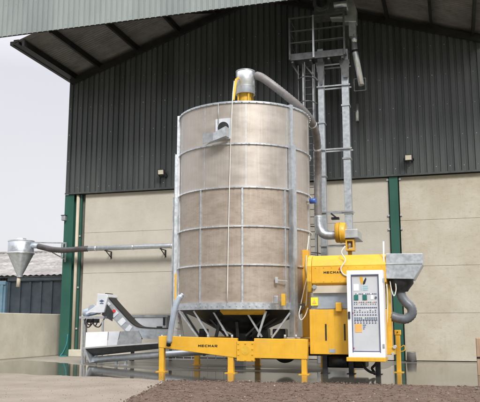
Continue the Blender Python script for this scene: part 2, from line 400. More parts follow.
# green columns: H section
def column(s0, s1, h1, dfront=-.09):
    m = MB(); w = .014*1.4
    m.box(s0, s1, dfront-.02, dfront, .0, h1); m.box((s0+s1)/2-w/2, (s0+s1)/2+w/2, dfront, .165, 0, h1); m.box(s0, s1, .145, .165, 0, h1)
    c = m.build('column', M['green'], barn)
    return c
c1 = column(-8.28, -7.82, CL0-.08); c2 = column(6.24, 6.58, CL0-.08)
for col_, hs, ss in ((c1, (5.3, 4.75, 3.0, 1.2), (-7.50,)), (c2, (7.1, 5.65, 5.1, 3.9), (6.17, 6.66))):
    for h in hs:
        for s in ss:
            m = MB(); m.box(s-.04, s+.04, -.05, -.012, h-.035, h+.035); m.build('panel_clip', M['galv_bright'], col_, org=None)
m = MB(); m.tube([(-7.66,-.02,.1),(-7.66,-.02,CL0-.1)], .075, 16); m.build('drainpipe', M['beige'], barn)
m = MB(); m.box(-7.56, -7.47, .0, .1, 0, CL0-.1); m.build('edge_trim', M['green'], barn)
# roof: sheets each side, purlins, rafter at front
D0, D1 = -4.62, 24
for sgn, e, nm in ((-1, EAVE_L-.10, 'l'), (1, EAVE_R+.10, 'r')):
    m = MB(); n_ = 180; prev = None
    # corrugations run down the slope; vary h along d
    lowA = []; highA = []
    for k in range(n_+1):
        d = D0 + (D1-D0)*k/n_ if k > 96 else D0 + 5.2*k/96
        z = .018*math.sin(d*2*math.pi/.16) if k <= 96 else 0
        lowA.append(m.v((e, d, roof_h(e)+z))); highA.append(m.v((RIDGE, d, roof_h(RIDGE)+z)))
    for k in range(n_): f = m.face([lowA[k], highA[k], highA[k+1], lowA[k+1]])
    m.build('roof', M['rooflining'], barn, recalc=False)
for s in (-7.9, -6.66, -4.79, -2.79, -1.0, 2.7, 4.55, 6.42, 8.15, 9.72):
    m = MB(); h = roof_h(s)-.04; m.box(s-.055, s+.055, D0+.05, -.18, h-.27, h-.012); m.build('purlin', M['steelbeam'], barn)
m = MB(); m.box(EAVE_L-.14, EAVE_L+.10, D0+.05, -.10, 12.72, 12.92); m.build('eave_beam', M['steelbeam'], barn)
m = MB(); m.box(EAVE_L-.30, EAVE_L-.15, D0+.05, 20, 12.70, 12.86); m.build('gutter', M['steelbeam'], barn)
for s0, s1 in ((EAVE_L+.1, RIDGE), (RIDGE, EAVE_R)):
    m = MB(); m.bar((s0, -.30, roof_h(s0)-.34), (s1, -.30, roof_h(s1)-.34), .14, .26); m.build('rafter', M['steelbeam'], barn)
# bracing rod under canopy (seen as a dark diagonal)
m = MB(); m.bar((-4.9, -4.4, roof_h(-4.9)-.2), (-.9, -.4, roof_h(-.9)-.25), .10); m.build('brace', M['steelbeam'], barn)
m = MB(); m.box(EAVE_L, EAVE_L+.12, .13, 24, 0, 12.8); m.build('side_wall', M['clad'], barn)
# fascia in front of canopy
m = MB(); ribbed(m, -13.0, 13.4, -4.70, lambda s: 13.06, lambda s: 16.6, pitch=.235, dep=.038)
m.mi = 1
s = -13.0 + .235*.32; k = 0
while s < 13:
    if k % 2 == 0:
        for h in (13.22, 14.4): m.box(s-.012, s+.012, -4.745, -4.734, h-.012, h+.012)
    s += .235; k += 1
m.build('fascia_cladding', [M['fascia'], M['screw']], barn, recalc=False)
m = MB(); m.box(-13, 13.4, -4.66, -4.645, 13.08, 16.6); m.build('fascia_backing', M['steelbeam'], barn)
m = MB(); m.box(-13, 13.4, -4.62, -4.50, 13.12, 13.30); m.build('fascia_rail', M['steelbeam'], barn)

# floodlights
def flood(x, y, lab, arm):
    c = S(x, y, -.42); t = thing('floodlight', lab, 'floodlight', c, 'floodlights on the cladding')
    s, d, h = c
    m = MB(); m.hexa([(s-.16,d-.07,h-.13),(s+.16,d-.07,h-.13),(s+.14,d+.08,h-.09),(s-.14,d+.08,h-.09),(s-.16,d-.11,h+.13),(s+.16,d-.11,h+.13),(s+.14,d+.06,h+.12),(s-.14,d+.06,h+.12)])
    m.build('housing', M['black'], t, bevel=.012)
    m = MB(); m.hexa([(s-.12,d-.082,h-.09),(s+.12,d-.082,h-.09),(s+.12,d-.06,h-.09),(s-.12,d-.06,h-.09),(s-.12,d-.112,h+.09),(s+.12,d-.112,h+.09),(s+.12,d-.09,h+.09),(s-.12,d-.09,h+.09)])
    m.build('lens', M['lens'], t)
    m = MB(); m.bar((s-.18,d,h),(s-.18,-.18,h-arm),.03); m.bar((s+.18,d,h),(s+.18,-.18,h-arm),.03); m.box(s-.2,s+.2,-.19,-.165,h-arm-.04,h-arm+.04); m.build('bracket', M['black'], t)
flood(408.5, 158.0, 'small black floodlight on the cladding above the right green column', .02)
flood(161.5, 172.5, 'small black floodlight on the cladding just left of the round tank', .12)
c = S(64.2, 218, -.2); t = thing('sensor_box', 'small grey box fixed to the outer side of the left corner column', 'junction box', c)
m = MB(); m.box(c[0]-.10, c[0]+.09, c[1]-.09, c[1]+.09, c[2]-.12, c[2]+.10); m.build('casing', M['galv_dull'], t, bevel=.02)
m = MB(); m.box(c[0]-.12, c[0]+.10, c[1]-.10, c[1]+.10, c[2]+.102, c[2]+.13); m.build('hood', M['darkmetal'], t)

# ------------------------------------------------------------ retaining wall, container, shed
m = MB()
m.box(-9.05, -8.83, -16, 1.35, 0, 1.84)
o = m.build('retaining_wall', M['retain'], org=(-8.9, -6, 0), bevel=.025); tag(o, 'low weathered concrete wall running from the barn corner towards the viewer', 'wall')
t = thing('container', 'dark teal ribbed steel container behind the low concrete wall', 'container', (-12, 5, 0))
p0 = S(7.5, 300, 4); p1 = S(72, 284.5, 4)
m = MB(); s = p0[0]; m.box(s, p1[0], 4.05, 6.4, .1, 3.62)
while s < p1[0]:
    m.box(s+.02, s+.14, 3.97, 4.052, .2, 3.55); s += .62
m.build('body', M['container'], t)
m = MB(); m.box(p0[0]-.02, p1[0], 3.93, 4.06, 3.60, 3.74); m.build('top_rail', M['container'], t, bevel=.01)
t = thing('skip', 'light blue steel skip at the left edge behind the low concrete wall', 'skip', (-17, 4.5, 0))
m = MB(); m.box(-21, p0[0]-.08, 3.9, 6, .1, 3.58)
m.build('body', M['ltblue'], t)
m = MB(); m.box(-21, p0[0]-.06, 3.84, 3.9-.003, 3.42, 3.62); m.build('rim', M['ltblue'], t)
m = MB(); m.box(p0[0]-.35, p0[0]-.2, 3.82, 3.897, .15, 3.41); m.build('rib', M['ltblue'], t)
# neighbouring shed
shd = thing('farm_shed', 'low old farm shed with mottled corrugated roof behind the container', 'shed', (-20, 18, 0))
e0 = S(30, 275.5, 14)[2]; r0 = S(30, 252.8, 24)[2]
m = MB(); N_ = 340
lo = []; hi = []
for k in range(N_+1):
    s = -46 + 38*k/N_; z = .035*math.cos(k*math.pi*2/4.001)
    lo.append(m.v((s, 13.7, e0+z))); hi.append(m.v((s, 24, r0+z)))
for k in range(N_): m.face([lo[k], lo[k+1], hi[k+1], hi[k]])
m.build('roof', M['asbestos'], shd, recalc=False)
m = MB(); m.tube([(-46,24,r0+.02),(-8,24,r0+.02)], .14, 10); m.build('ridge_cap', M['asbestos'], shd)
m = MB(); m.box(-45, -8, 14.3, 14.42, 0, e0+.1); s = -45
while s < -8: m.box(s, s+.09, 14.25, 14.3, 0, e0); s += .22
m.build('wall', M['darkboard'], shd)
m = MB(); m.box(-46, -8, 13.66, 13.80, e0-.17, e0-.06); m.build('gutter', M['darkmetal'], shd)

# ------------------------------------------------------------ cyclone, hose and wall duct
cd = -.55
cc = S(21, 250, cd); cy = thing('dust_cyclone', 'galvanised cone shaped dust cyclone held out beyond the barn corner', 'cyclone', (cc[0], cd, S(21,284,cd)[2]))
hT = S(21,241,cd)[2]; hB = S(21,253.5,cd)[2]; hC = S(21,275,cd)[2]; rr = (S(32.5,250,cd)[0]-S(9.6,250,cd)[0])/2*.97
m = MB(); m.lathe((cc[0],cd), [(0,hT+.02),(rr*.9,hT+.02),(rr,hT-.02),(rr,hB)], 40); m.build('drum', M['galv'], cy)
m = MB(); m.lathe((cc[0],cd), [(rr+.02,hT-.0),(rr+.02,hT-.05)], 40); m.build('band', M['galv_bright'], cy); m = MB(); m.lathe((cc[0],cd), [(rr,hB+.03),(rr+.03,hB+.03),(rr+.03,hB-.02),(rr,hB-.02)], 40); m.build('band', M['galv_bright'], cy)
m = MB(); m.lathe((cc[0],cd), [(rr*.99,hB-.02),(.13,hC),(.13,hC-.1)], 40); m.build('cone', M['galv'], cy)
m = MB(); m.tube([(cc[0],cd,hT),(cc[0],cd,hT+.11)], .22, 24); m.build('outlet_collar', M['galv_bright'], cy)
m = MB(); m.tube([(cc[0]-.03,cd,hC-.05),(cc[0]-.06,cd,S(18,287,cd)[2])], .085, 16); m.build('drop_pipe', M['beige'], cy)
m = MB(); m.tube([(cc[0]+rr*.6,cd-.3*0,S(30,245.5,cd)[2]),(S(38.5,246,cd)[0],cd,S(38,246,cd)[2])], .115, 20); m.build('inlet', M['blue_steel'], cy)
m = MB(); q0 = S(31,242.5,cd); q1 = S(66,243,-.2); m.bar(q0,q1,.05); q2 = S(52,252,cd); m.bar((q1[0],-.2,q1[2]-.75),(S(41,246,cd)),.045); m.bar((q1[0],-.2,q1[2]+.03),(q1[0],-.2,q1[2]-.85),.06)
q3 = S(62,243,cd); m.bar((q3[0],cd,q3[2]),(q3[0],cd,q3[2]-.7),.045); m.build('bracket', M['galv_dull'], cy)
dt = thing('dust_duct', 'long galvanised dust pipe with dark flexible end along the barn wall', 'duct', S(84,249,cd))
hp = arc_pts([S(38,246.2,cd), S(44,247.6,cd), S(52,249.4,cd-.03), S(62,250.2,cd), S(72,249.8,cd), S(80,249.1,cd), S(88,248.7,cd)], 10)
m = MB(); m.tube(hp, [.118+.013*(i%2) for i in range(len(hp))], 18); m.build('flexible_hose', M['hose_dark'], dt)
m = MB(); e = S(250,243.0,cd); m.tube([S(86,248.8,cd), e], .108, 20); m.build('pipe', M['galv'], dt)
for x, y in ((96,248.4), (133,247.2), (172,246), (214,244.5)):
    p = S(x,y,cd); m = MB(); m.tube([(p[0]-.04,p[1],p[2]),(p[0]+.04,p[1],p[2])], .122, 20); m.build('pipe_clamp', M['galv_bright'], dt)
for x, y in ((106,248), (161,246.3), (212,244.5)):
    p = S(x,y,cd); m = MB(); m.bar((p[0],p[1]-.1,p[2]-.12),(p[0],-.0,p[2]-.12),.04); m.bar((p[0],-.02,p[2]-.12),(p[0],-.02,p[2]-.42),.05); m.bar((p[0],p[1],p[2]-.13),(p[0],-.02,p[2]-.38),.03); m.build('support_bracket', M['steelbeam'], dt)

# ------------------------------------------------------------ the dryer
TC = (2.10, -6.60); TR = 2.13; VA = -74.0
dry = thing('grain_dryer', 'tall round perforated grain dryer tower on a yellow chassis', 'grain dryer', (TC[0], TC[1], 0))
def TH_(y): return S(244, y, -8.66)[2]
hs = [TH_(y) for y in (306, 264.5, 226, 187, 143.5, 101.8)]
seams = [VA-1.7+36*k for k in range(10)]
for i in range(5):
    m = MB(); m.lathe(TC, [(TR, hs[i]), (TR, hs[i+1])], 120); m.build('perforated_panel', M['perf_top'] if i >= 3 else M['perf_mid'], dry)
m = MB(); m.lathe(TC, [(TR-.002, hs[5]-.05), (.35, hs[5]+.10), (.35, hs[5]+.3)], 96); m.build('roof', M['galv_dull'], dry)
def ringband(h, w, out, mat, name, tilt=0):
    m = MB(); m.lathe(TC, [(TR-.01,h-w/2),(TR+out,h-w/2),(TR+out,h+w/2),(TR-.01,h+w/2)], 120, smooth=False)
    # bolt lugs
    if name == 'hoop':
        for k in range(60):
            a = R(k*6+2); r = TR+out
            p = (TC[0]+r*math.cos(a), TC[1]+r*math.sin(a), h); m.bar(p, (TC[0]+(r+.02)*math.cos(a), TC[1]+(r+.02)*math.sin(a), h), .035)
    return m.build(name, mat, dry)
for k, h in enumerate(hs[1:]):
    ringband(h, .042 if k < 4 else .06, .045 if k < 3 else .04, M['galv_bright'] if k < 3 else M['galv'], 'hoop')
def strip(ang, h0, h1, w, out, mat, name, parent, rr0=TR):
    m = MB(); a = R(ang); c_, s_ = math.cos(a), math.sin(a); t_ = (-s_, c_)
    pts = []
    for rr_, ww in ((rr0-.01,-w/2),(rr0-.01,w/2),(rr0+out,w/2),(rr0+out,-w/2)):
        pts.append((TC[0]+rr_*c_+ww*t_[0], TC[1]+rr_*s_+ww*t_[1]))
    m.hexa([(p[0],p[1],h0) for p in pts]+[(p[0],p[1],h1) for p in pts])
    return m.build(name, mat, parent)
for a in seams:
    strip(a, hs[0]+.05, hs[3], .05, .042, M['galv'], 'rib', dry)
    strip(a+3, hs[3]+.03, hs[5]-.03, .022, .006, M['galv'], 'seam_strip', dry)
base_h0, base_h1 = TH_(309.5), TH_(302.5)
m = MB(); m.lathe(TC, [(TR-.02,base_h0),(TR+.07,base_h0),(TR+.07,base_h1),(TR-.02,base_h1)], 12*3, smooth=False)
for k in range(72):
    a = R(k*5); p = Vector((TC[0]+(TR+.06)*math.cos(a), TC[1]+(TR+.06)*math.sin(a), (base_h0+base_h1)/2)); m.bar(p, p+Vector((.03*math.cos(a), .03*math.sin(a), 0)), .03)
m.build('base_ring', M['galv'], dry)
# posts: heavy lower part, slim upper part
beam_top = S(290, 338.5, -7.9)[2]
for a in (VA+41, VA-79, VA+161):
    post = strip(a, beam_top, hs[4]+.05, .20, .13, M['galv'], 'support_post', dry, TR+.03)
    strip(a, hs[4], hs[5]+.05, .11, .09, M['galv'], 'upper_post', dry, TR+.01)
    strip(a-2.2, beam_top+.05, hs[3], .05, .19, M['galv_dull'], 'post_flange', post, TR+.02)
    strip(a+3.2, beam_top+.3, hs[4], .03, .05, M['galv_bright'], 'conduit', post, TR+.02)
    m = MB(); ca, sa = math.cos(R(a)), math.sin(R(a)); m.box(TC[0]+(TR+.1)*ca-.2, TC[0]+(TR+.1)*ca+.2, TC[1]+(TR+.1)*sa-.15, TC[1]+(TR+.1)*sa+.15, beam_top-.002, beam_top+.035); m.build('foot_plate', M['galv_dull'], post)
# yellow strips at posts (left behind post, right against housing)
strip(VA-77, hs[0], hs[1]-.15, .08, .12, M['yellow'], 'yellow_edge_strip', dry)
m = MB(); q = S(307.5, 252, -7.1); m.box(q[0]-.16, q[0]+.04, -7.25, -6.9, S(307,337,-7.1)[2], q[2]+.05)
m.build('plenum_edge', M['yellow'], dry, bevel=.01)
# cone and its frame
hc = S(240, 334, -6.6)[2]
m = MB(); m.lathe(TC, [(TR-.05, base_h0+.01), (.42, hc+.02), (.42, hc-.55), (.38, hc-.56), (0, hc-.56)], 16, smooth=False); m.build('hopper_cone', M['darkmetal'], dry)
m = MB(); m.lathe(TC, [(TR-.05, base_h0-.005),(TR-.04,base_h0-.05),(TR-.30,base_h0-.15)], 16, VA-20, VA+17)
m.build('hopper_door', M['yellow_dk'], dry)
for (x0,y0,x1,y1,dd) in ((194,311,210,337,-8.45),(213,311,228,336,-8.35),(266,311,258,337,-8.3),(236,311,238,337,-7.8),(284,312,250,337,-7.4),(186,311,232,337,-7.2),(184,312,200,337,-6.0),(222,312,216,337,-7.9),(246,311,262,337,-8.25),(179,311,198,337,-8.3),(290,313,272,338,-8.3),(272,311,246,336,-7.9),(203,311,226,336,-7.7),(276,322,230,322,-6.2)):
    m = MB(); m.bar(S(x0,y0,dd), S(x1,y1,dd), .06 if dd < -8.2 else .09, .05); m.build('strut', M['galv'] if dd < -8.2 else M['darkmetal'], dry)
for x, w in ((205, .1), (262, .25), (281, .2)):
    q = S(x, 330, -6.9); m = MB(); m.box(q[0]-w, q[0]+w, -7.2, -6.8, .95, 1.25); m.build('bearing_block', M['darkmetal'], dry, bevel=.03)
# chassis
FD = -8.62
def pp(l, d=FD): return [(S(x,y,d)[0], S(x,y,d)[2]) for x, y in l]
m = MB(); m.prism(pp([(158.6,336.3),(164,335.9),(186,336.9),(237,338.2),(237,358.0),(228,356.9),(196,352.6),(163.6,348.0),(158.6,347.5)]), FD, FD+.14)
fb = m.build('front_beam', M['yellow'], dry, bevel=.012)
m = MB(); m.prism(pp([(254,338.4),(307.2,339.6),(307.2,359.4),(254,358.2)]), FD, FD+.2); m.build('front_beam', M['yellow'], dry, bevel=.012)
m = MB(); m.prism(pp([(236.6,341.2),(254.4,341.4),(254.4,361.6),(236.6,361.2)], FD-.03), FD-.03, FD+.1)
jp = m.build('joint_plate', M['yellow'], dry, bevel=.008)
m = MB(); q = S(245.4, 350.5, FD-.03)
m.tube([(q[0],FD-.034,q[2]),(q[0],FD-.028,q[2])], .13, 24)
for x in (238.5,245.5,252.5):
    for y in (343.5,349,354.5,360):
        if x == 245.5 and y in (349,354.5): continue
        w = S(x,y,FD-.03); m.tube([(w[0],FD-.05,w[2]),(w[0],FD-.028,w[2])], .022, 8)
m.build('bolts', M['yellow_dk'], jp)
def leg(x0, x1, ytop, g, name='leg', d=None, mat='yellow'):
    d = FD+.02 if d is None else d
    a = S(x0, ytop, d); b = S(x1, ytop, d); m = MB(); m.box(a[0], b[0], d, d+.16, .02, a[2])
    l_ = m.build(name, M[mat], dry, bevel=.012)
    m = MB(); m.box(a[0]-.07, b[0]+.07, d-.06, d+.22, .0, .022); m.build('foot', M[mat], l_)
    return l_
leg(159.0,163.8,347.8,0, d=FD+.01); leg(227.6,233.2,356.0,0, d=FD+.012); leg(301.2,306.4,359.2,0, d=FD+.015)
for s in (-.12, 4.3, 2.05):
    m = MB(); m.box(s-.09, s+.09, -4.9, -4.75, .02, .78); l_ = m.build('leg', M['yellow'], dry, bevel=.01)
    m = MB(); m.box(s-.15, s+.15, -4.97, -4.68, .0, .02); m.build('foot', M['yellow'], l_)
bt = S(290,339,FD)[2]
m = MB(); m.box(-.15, 4.45, -4.92, -4.74, .72, .98); m.build('rear_beam', M['yellow'], dry, bevel=.01)
for s in (.25, 3.95):
    m = MB(); m.box(s-.12, s+.12, FD+.22, -4.93, .72, beam_top-.004); m.build('side_beam', M['yellow'], dry, bevel=.01)
# plates the posts stand on
m = MB(); m.box(3.6, 4.4, -8.42, -7.3, beam_top-.10, beam_top-.006); m.build('post_base', M['yellow'], dry)
# clips and nuts on top of the beam
for x in (162,180,208,232,285,296):
    w = S(x,336.5,FD+.08); m = MB(); m.tube([(w[0],FD+.08,w[2]-.06),(w[0],FD+.08,w[2]+.05)], .035, 8); m.build('pin', M['galv_dull'], fb)
# lettering
def text(s, x0, x1, yb, d, mat, parent):
    w_, g_ = 1.0, .22; H = .80; k_ = .25
    a = S(x0, yb, d); b = S(x1, yb, d); sc_ = (b[0]-a[0])/(len(s)*w_+(len(s)-1)*g_)
    STR = {'M': [[(0,0),(k_,0),(k_,H),(0,H)], [(1-k_,0),(1,0),(1,H),(1-k_,H)], [(k_,H),(k_,H-.34),(.5,.14),(.5,.46)], [(1-k_,H),(.5,.46),(.5,.14),(1-k_,H-.34)]],
     'E': [[(0,0),(k_,0),(k_,H),(0,H)], [(k_,0),(.95,0),(.95,.18),(k_,.18)], [(k_,.31),(.85,.31),(.85,.49),(k_,.49)], [(k_,H-.18),(.95,H-.18),(.95,H),(k_,H)]],
     'C': [[(0,.16),(.16,0),(k_+.02,.18),(k_+.02,H-.18),(.16,H),(0,H-.16)], [(.16,0),(.98,0),(.98,.18),(k_+.02,.18)], [(k_+.02,H-.18),(.98,H-.18),(.98,H),(.16,H)]],
     'A': [[(0,0),(.27,0),(.62,H),(.38,H)], [(.73,0),(1,0),(.62,H),(.5,.52)], [(.33,.13),(.68,.13),(.60,.29),(.40,.29)]],
     'R': [[(0,0),(k_,0),(k_,H),(0,H)], [(k_,H-.18),(.86,H-.18),(.98,H-.1),(.9,H),(k_,H)], [(k_,.26),(.9,.26),(.98,.36),(.86,.42),(k_,.42)], [(.74,.42),(.86,.42),(.98,.36),(.98,H-.1),(.86,H-.18),(.74,H-.18)], [(.42,.26),(.70,.26),(1.0,0),(.70,0)]]}
    m = MB()
    for i, c in enumerate(s):
        for q, pl_ in enumerate(STR[c]):
            m.prism([(a[0]+(x+i*(w_+g_))*sc_, a[2]+y*sc_) for x, y in pl_], d-.005-.0006*q, d-.0005)
    return m.build('lettering', mat, parent)
text('MECMAR', 198.2, 217.4, 347.0, FD, M['black'], fb)
# top cap, neck and rope lever
ax = S(245.5, 85, TC[1]); hcap0 = S(245,95,-6.6)[2]; hcap1 = S(245,71.5,-6.6)[2]; ac = (ax[0], TC[1])
m = MB(); m.lathe(ac, [(0,hcap1),(.31,hcap1),(.325,hcap1-.02),(.325,hcap0),(.30,hcap0),(.30,hcap1-.05)], 40); cap = m.build('suction_cap', M['galv_bright'], dry)
m = MB(); m.lathe(ac, [(.332,hcap1-.01),(.332,hcap1-.05)], 40); m.build('band', M['galv_dull'], cap); m = MB(); m.lathe(ac, [(.332,hcap0+.28),(.332,hcap0+.24)], 40); m.build('band', M['galv_dull'], cap)
m = MB(); m.lathe(ac, [(.2,hcap0+.08),(.2,hs[5]-.12)], 32); m.build('neck', M['yellow_dk'], dry)
for k in range(4):
    a = R(40+90*k); m = MB(); m.bar((ac[0]+.26*math.cos(a),ac[1]+.26*math.sin(a),hcap0+.1),(ac[0]+.26*math.cos(a),ac[1]+.26*math.sin(a),hs[5]+.05),.05); m.build('neck_stay', M['yellow_dk'], dry)
m = MB(); m.bar(S(236.3,79,-7.0), S(233.5,100,-7.2), .07, .05); m.bar(S(236.3,79,-7.0), S(240,77,-6.8), .05); m.build('lever', M['yellow'], dry)
rp = [S(234.2,81,-7.3), S(232.4,101,-8.78), S(230.5,150,-8.80), S(228.5,230,-8.80), S(227.3,303,-8.86)]
m = MB(); m.tube(arc_pts(rp, 6), .013, 6); m.build('rope', M['rope'], dry)
m = MB(); m.tube([S(218.4,103,-8.78), S(218.2,124,-8.80)], .012, 6); m.build('cord', M['galv_dull'], dry)
# sampling chute on upper drum
aq = VA - 17.5; ca, sa = math.cos(R(aq)), math.sin(R(aq)); tq = Vector((-sa, ca, 0)); nq = Vector((ca, sa, 0)); cq = Vector((TC[0]+(TR+.02)*ca, TC[1]+(TR+.02)*sa, 0))
def Q(t, o_, h): return cq + tq*t + nq*o_ + Vector((0,0,h))
hq = S(222,132,-8.5)[2]
def slab(m, a, b, c, d, n_, th=.015):
    n_ = n_*th; m.hexa([a, b, b+n_, a+n_, d, c, c+n_, d+n_])
m = MB(); m.hexa([Q(-.23,-.1,hq-.30),Q(.25,-.1,hq-.30),Q(.25,.03,hq-.30),Q(-.23,.03,hq-.30),Q(-.23,-.1,hq+.34),Q(.25,-.1,hq+.34),Q(.25,.03,hq+.34),Q(-.23,.03,hq+.34)]); ch = m.build('chute_plate', M['white_sheet'], dry)
m = MB(); m.tube([Q(.02,.02,hq+.06), Q(.02,.045,hq+.06)], .175, 28); m.build('hatch_hole', M['black'], ch)
m = MB(); slab(m, Q(-.20,.34,hq-.42), Q(.20,.34,hq-.30), Q(.20,.34,hq-.0), Q(-.20,.34,hq-.18), nq)
slab(m, Q(.205,.04,hq-.28), Q(.205,.355,hq-.30), Q(.205,.355,hq-.0), Q(.205,.04,hq-.0), tq)
slab(m, Q(-.56,.05,hq-.46), Q(.20,.05,hq-.29), Q(.20,.338,hq-.29), Q(-.20,.338,hq-.41), Vector((0,0,1)))
m.build('chute', M['galv'], ch)
m = MB(); slab(m, Q(-.60,.16,hq-.44), Q(-.205,.33,hq-.42), Q(-.205,.33,hq-.17), Q(-.60,.16,hq-.12), nq, .012); m.build('chute_mouth', M['galv_dull'], ch)
# blue valve and small fittings at the right side
w = S(305.5,201.5,-6.9); aqv = VA+66
vv_ = Vector((TC[0]+(TR+.02)*math.cos(R(aqv)), TC[1]+(TR+.02)*math.sin(R(aqv)), w[2])); nn = Vector((math.cos(R(aqv)), math.sin(R(aqv)), 0))
m = MB(); m.tube([vv_, vv_+nn*.22], .04, 12); vl = m.build('sensor_stub', M['galv_bright'], dry)
m = MB(); m.tube([vv_+nn*.10, vv_+nn*.30], .085, 16); m.build('sensor_head', M['blue'], vl)
for (x, y, d_) in ((277, 280, -8.3),):
    w = S(x,y,d_); m = MB(); m.bar(w, S(287,281,-8.1), .03); m.box(w[0]-.05,w[0]+.03,w[1]-.03,w[1]+.03,w[2]-.09,w[2]+.09); m.build('catch', M['galv_bright'], dry)
w = S(283.5,300,-8.35); m = MB(); m.box(w[0]-.05,w[0]+.06,w[1]-.06,w[1]+.06,w[2]-.16,w[2]+.18); m.build('fitting', M['yellow_dk'], dry)
w = S(276,300,-8.55); m = MB(); m.box(w[0]-.06,w[0]+.07,w[1]-.08,w[1]+.06,w[2]-.12,w[2]+.12); m.build('motor', M['galv_dull'], dry, bevel=.02)
for pts in ([(307,278,-7.3),(304,290,-7.7),(301,304,-7.9)],[(308,276,-7.3),(307,292,-7.6),(306,306,-7.9)],[(309,236,-7.0),(306,262,-7.3),(307,278,-7.3)],[(301,306,-8.0),(299,314,-8.1),(301,320,-8.1),(305,316,-8.1),(308,308,-8.0)]):
    m = MB(); m.tube(arc_pts([S(*p) for p in pts],6), .016, 6); m.build('cable', M['rope'], dry)
m = MB(); m.tube(arc_pts([S(296,318,-7.6),S(295,328,-7.7),S(297,336,-7.8)],5), .02, 6); m.build('cable', M['galv_bright'], dry)
# pale blue bent jack tube at left end of the chassis
m = MB(); m.tube(arc_pts([S(183,294,-8.8),S(178.5,299.5,-8.85),S(174.8,309,-8.9),S(172.2,322,-8.9),S(169.2,343,-8.85)],8), [.055]*4+[.085]*29, 14); jk = m.build('jack_tube', M['blue_steel'], dry)
m = MB(); m.tube([S(168.9,342,-8.85),S(168.5,345.5,-8.8)], .07, 12); m.build('rubber_end', M['black'], jk)
w = S(182,296,-8.8); m = MB(); m.bar(w, S(186,296.5,-8.6), .05); m.build('jack_link', M['galv'], jk)
# wheels below the frame
for s in (3.45,):
    m = MB(); m.tube([(s,-6.9,.58),(s,-6.62,.58)], .36, 28); wh = m.build('wheel', M['black'], dry, bevel=.03)
    m = MB(); m.tube([(s,-6.93,.58),(s,-6.902,.58)], .18, 20); m.build('rim', M['galv_dull'], wh)
m = MB(); m.bar((2.6,-6.4,.58),(4.0,-6.4,.58),.12); m.build('axle', M['darkmetal'], dry)
m = MB(); m.box(2.9, 4.9, -7.6, -6.0, .48, .74); m.build('discharge_trough', M['darkmetal'], dry)

# ------------------------------------------------------------ burner housing (same machine, yellow)
HD = -8.40
a = S(311.6, 283, HD); b = S(385.5, 254, HD); s0, s1 = a[0], b[0]; hl, hh = S(330,283,HD)[2], S(340,254.5,HD)[2]; hm = S(340,265.5,HD)[2]
prof = [(HD+.16, hl-.10),(HD, hl),(HD, hm),(HD+.07,hm+.18),(HD+.25,hh),(HD+1.7,hh+.02),(HD+1.9,hm),(HD+1.9,hl-.1)]
m = MB(); m.prism_s(prof, s0, s1); bh = m.build('burner_housing', M['yellow'], dry, bevel=.015)
text('MECMAR', 323.6, 342.2, 273.6, HD, M['black'], bh)
# red accent over lettering
w = S(339.4,268.6,HD); m = MB(); m.prism([(w[0]-.03,w[2]-.03),(w[0]+.035,w[2]-.03),(w[0]+.0,w[2]+.04)], HD-.012, HD-.004); m.build('emblem', M['red'], bh)
m = MB(); m.box(s0+.02, s1-.01, HD-.006, HD+.001, hm-.01, hm+.004); m.build('seam', M['yellow_dk'], bh)
m = MB(); prof2 = [(HD+.08, hl-.25),(HD-.05, hl+.05),(HD-.05, hm),(HD+.1,hh-.06),(HD+.3,hh+.02),(HD+.9,hh+.02),(HD+.9,hl-.25)]
m.prism_s(prof2, s0-.13, s0-.003); m.build('end_flange', M['yellow_dk'], bh, bevel=.02)
m = MB()
for k in range(9):
    for h_ in (hl+.05, hm-.05): s_b = s0+.12+k*(s1-s0-.24)/8; m.tube([(s_b,HD-.014,h_),(s_b,HD+.002,h_)], .012, 6)
m.build('rivets', M['yellow_dk'], bh)
# recessed grey band with sticker
k0 = S(313,309.5,HD)[2]; k1 = hl-.10
m = MB(); m.box(s0+.02, s1-.05, HD+.12, HD+1.8, k0+.02, k1+.0); gb = m.build('grey_band', M['blue_steel'], dry)
m = MB(); m.box(s0+.02, s1-.05, HD+.02, HD+.4, S(320,293,HD)[2], k1+.03); m.build('upper_trim', M['beige'], gb)
w0, w1 = S(310.6,297.5,HD), S(317.6,305.5,HD); m = MB(); m.box(w0[0], w1[0], HD+.03, HD+.11, w1[2], w0[2]); st = m.build('warning_sign', noisy('sign_yellow', (.85,.75,.03), (.9,.8,.05), .4), gb)
wm = (w0+w1)/2; m = MB(); m.prism([(wm[0]-.06,wm[2]-.06),(wm[0]+.06,wm[2]-.06),(wm[0],wm[2]+.07)], HD+.022, HD+.028); m.build('warning_mark', M['orange'], st)
# lower box
j0 = S(330,354.5,HD)[2]
m = MB(); m.box(s0-.08, s1-.02, HD, HD+1.85, j0, k0); lb = m.build('lower_casing', M['yellow'], dry, bevel=.015)
for x in (325.8, 344.6):
    p = S(x,324,HD); q = S(x,340.5,HD); m = MB(); m.box(p[0]-.022, p[0]+.022, HD-.012, HD+.02, q[2], p[2]); m.build('slot', M['black'], lb)
for x in (312.8, 334.5):
    p = S(x,311,HD); m = MB(); m.box(p[0]-.005, p[0]+.006, HD-.004, HD+.01, j0+.02, k0-.01); m.build('panel_joint', M['yellow_dk'], lb)
w = S(333,351.2,HD); m = MB(); m.box(w[0]-.10,w[0]+.07,HD-.008,HD+.01,w[2]-.045,w[2]+.055); m.build('nameplate', M['blue_steel'], lb)
w = S(338,307,HD); m = MB(); m.box(w[0]-.05, w[0]+.12, HD-.14, HD-.002, w[2]-.13, w[2]+.12); m.build('hinge_block', M['yellow'], lb, bevel=.02)
w = S(314.5,287,HD); m = MB(); m.tube([(w[0],HD-.06,w[2]),(w[0],HD+.12,w[2])], .06, 14); m.build('lock', M['galv_dull'], bh)
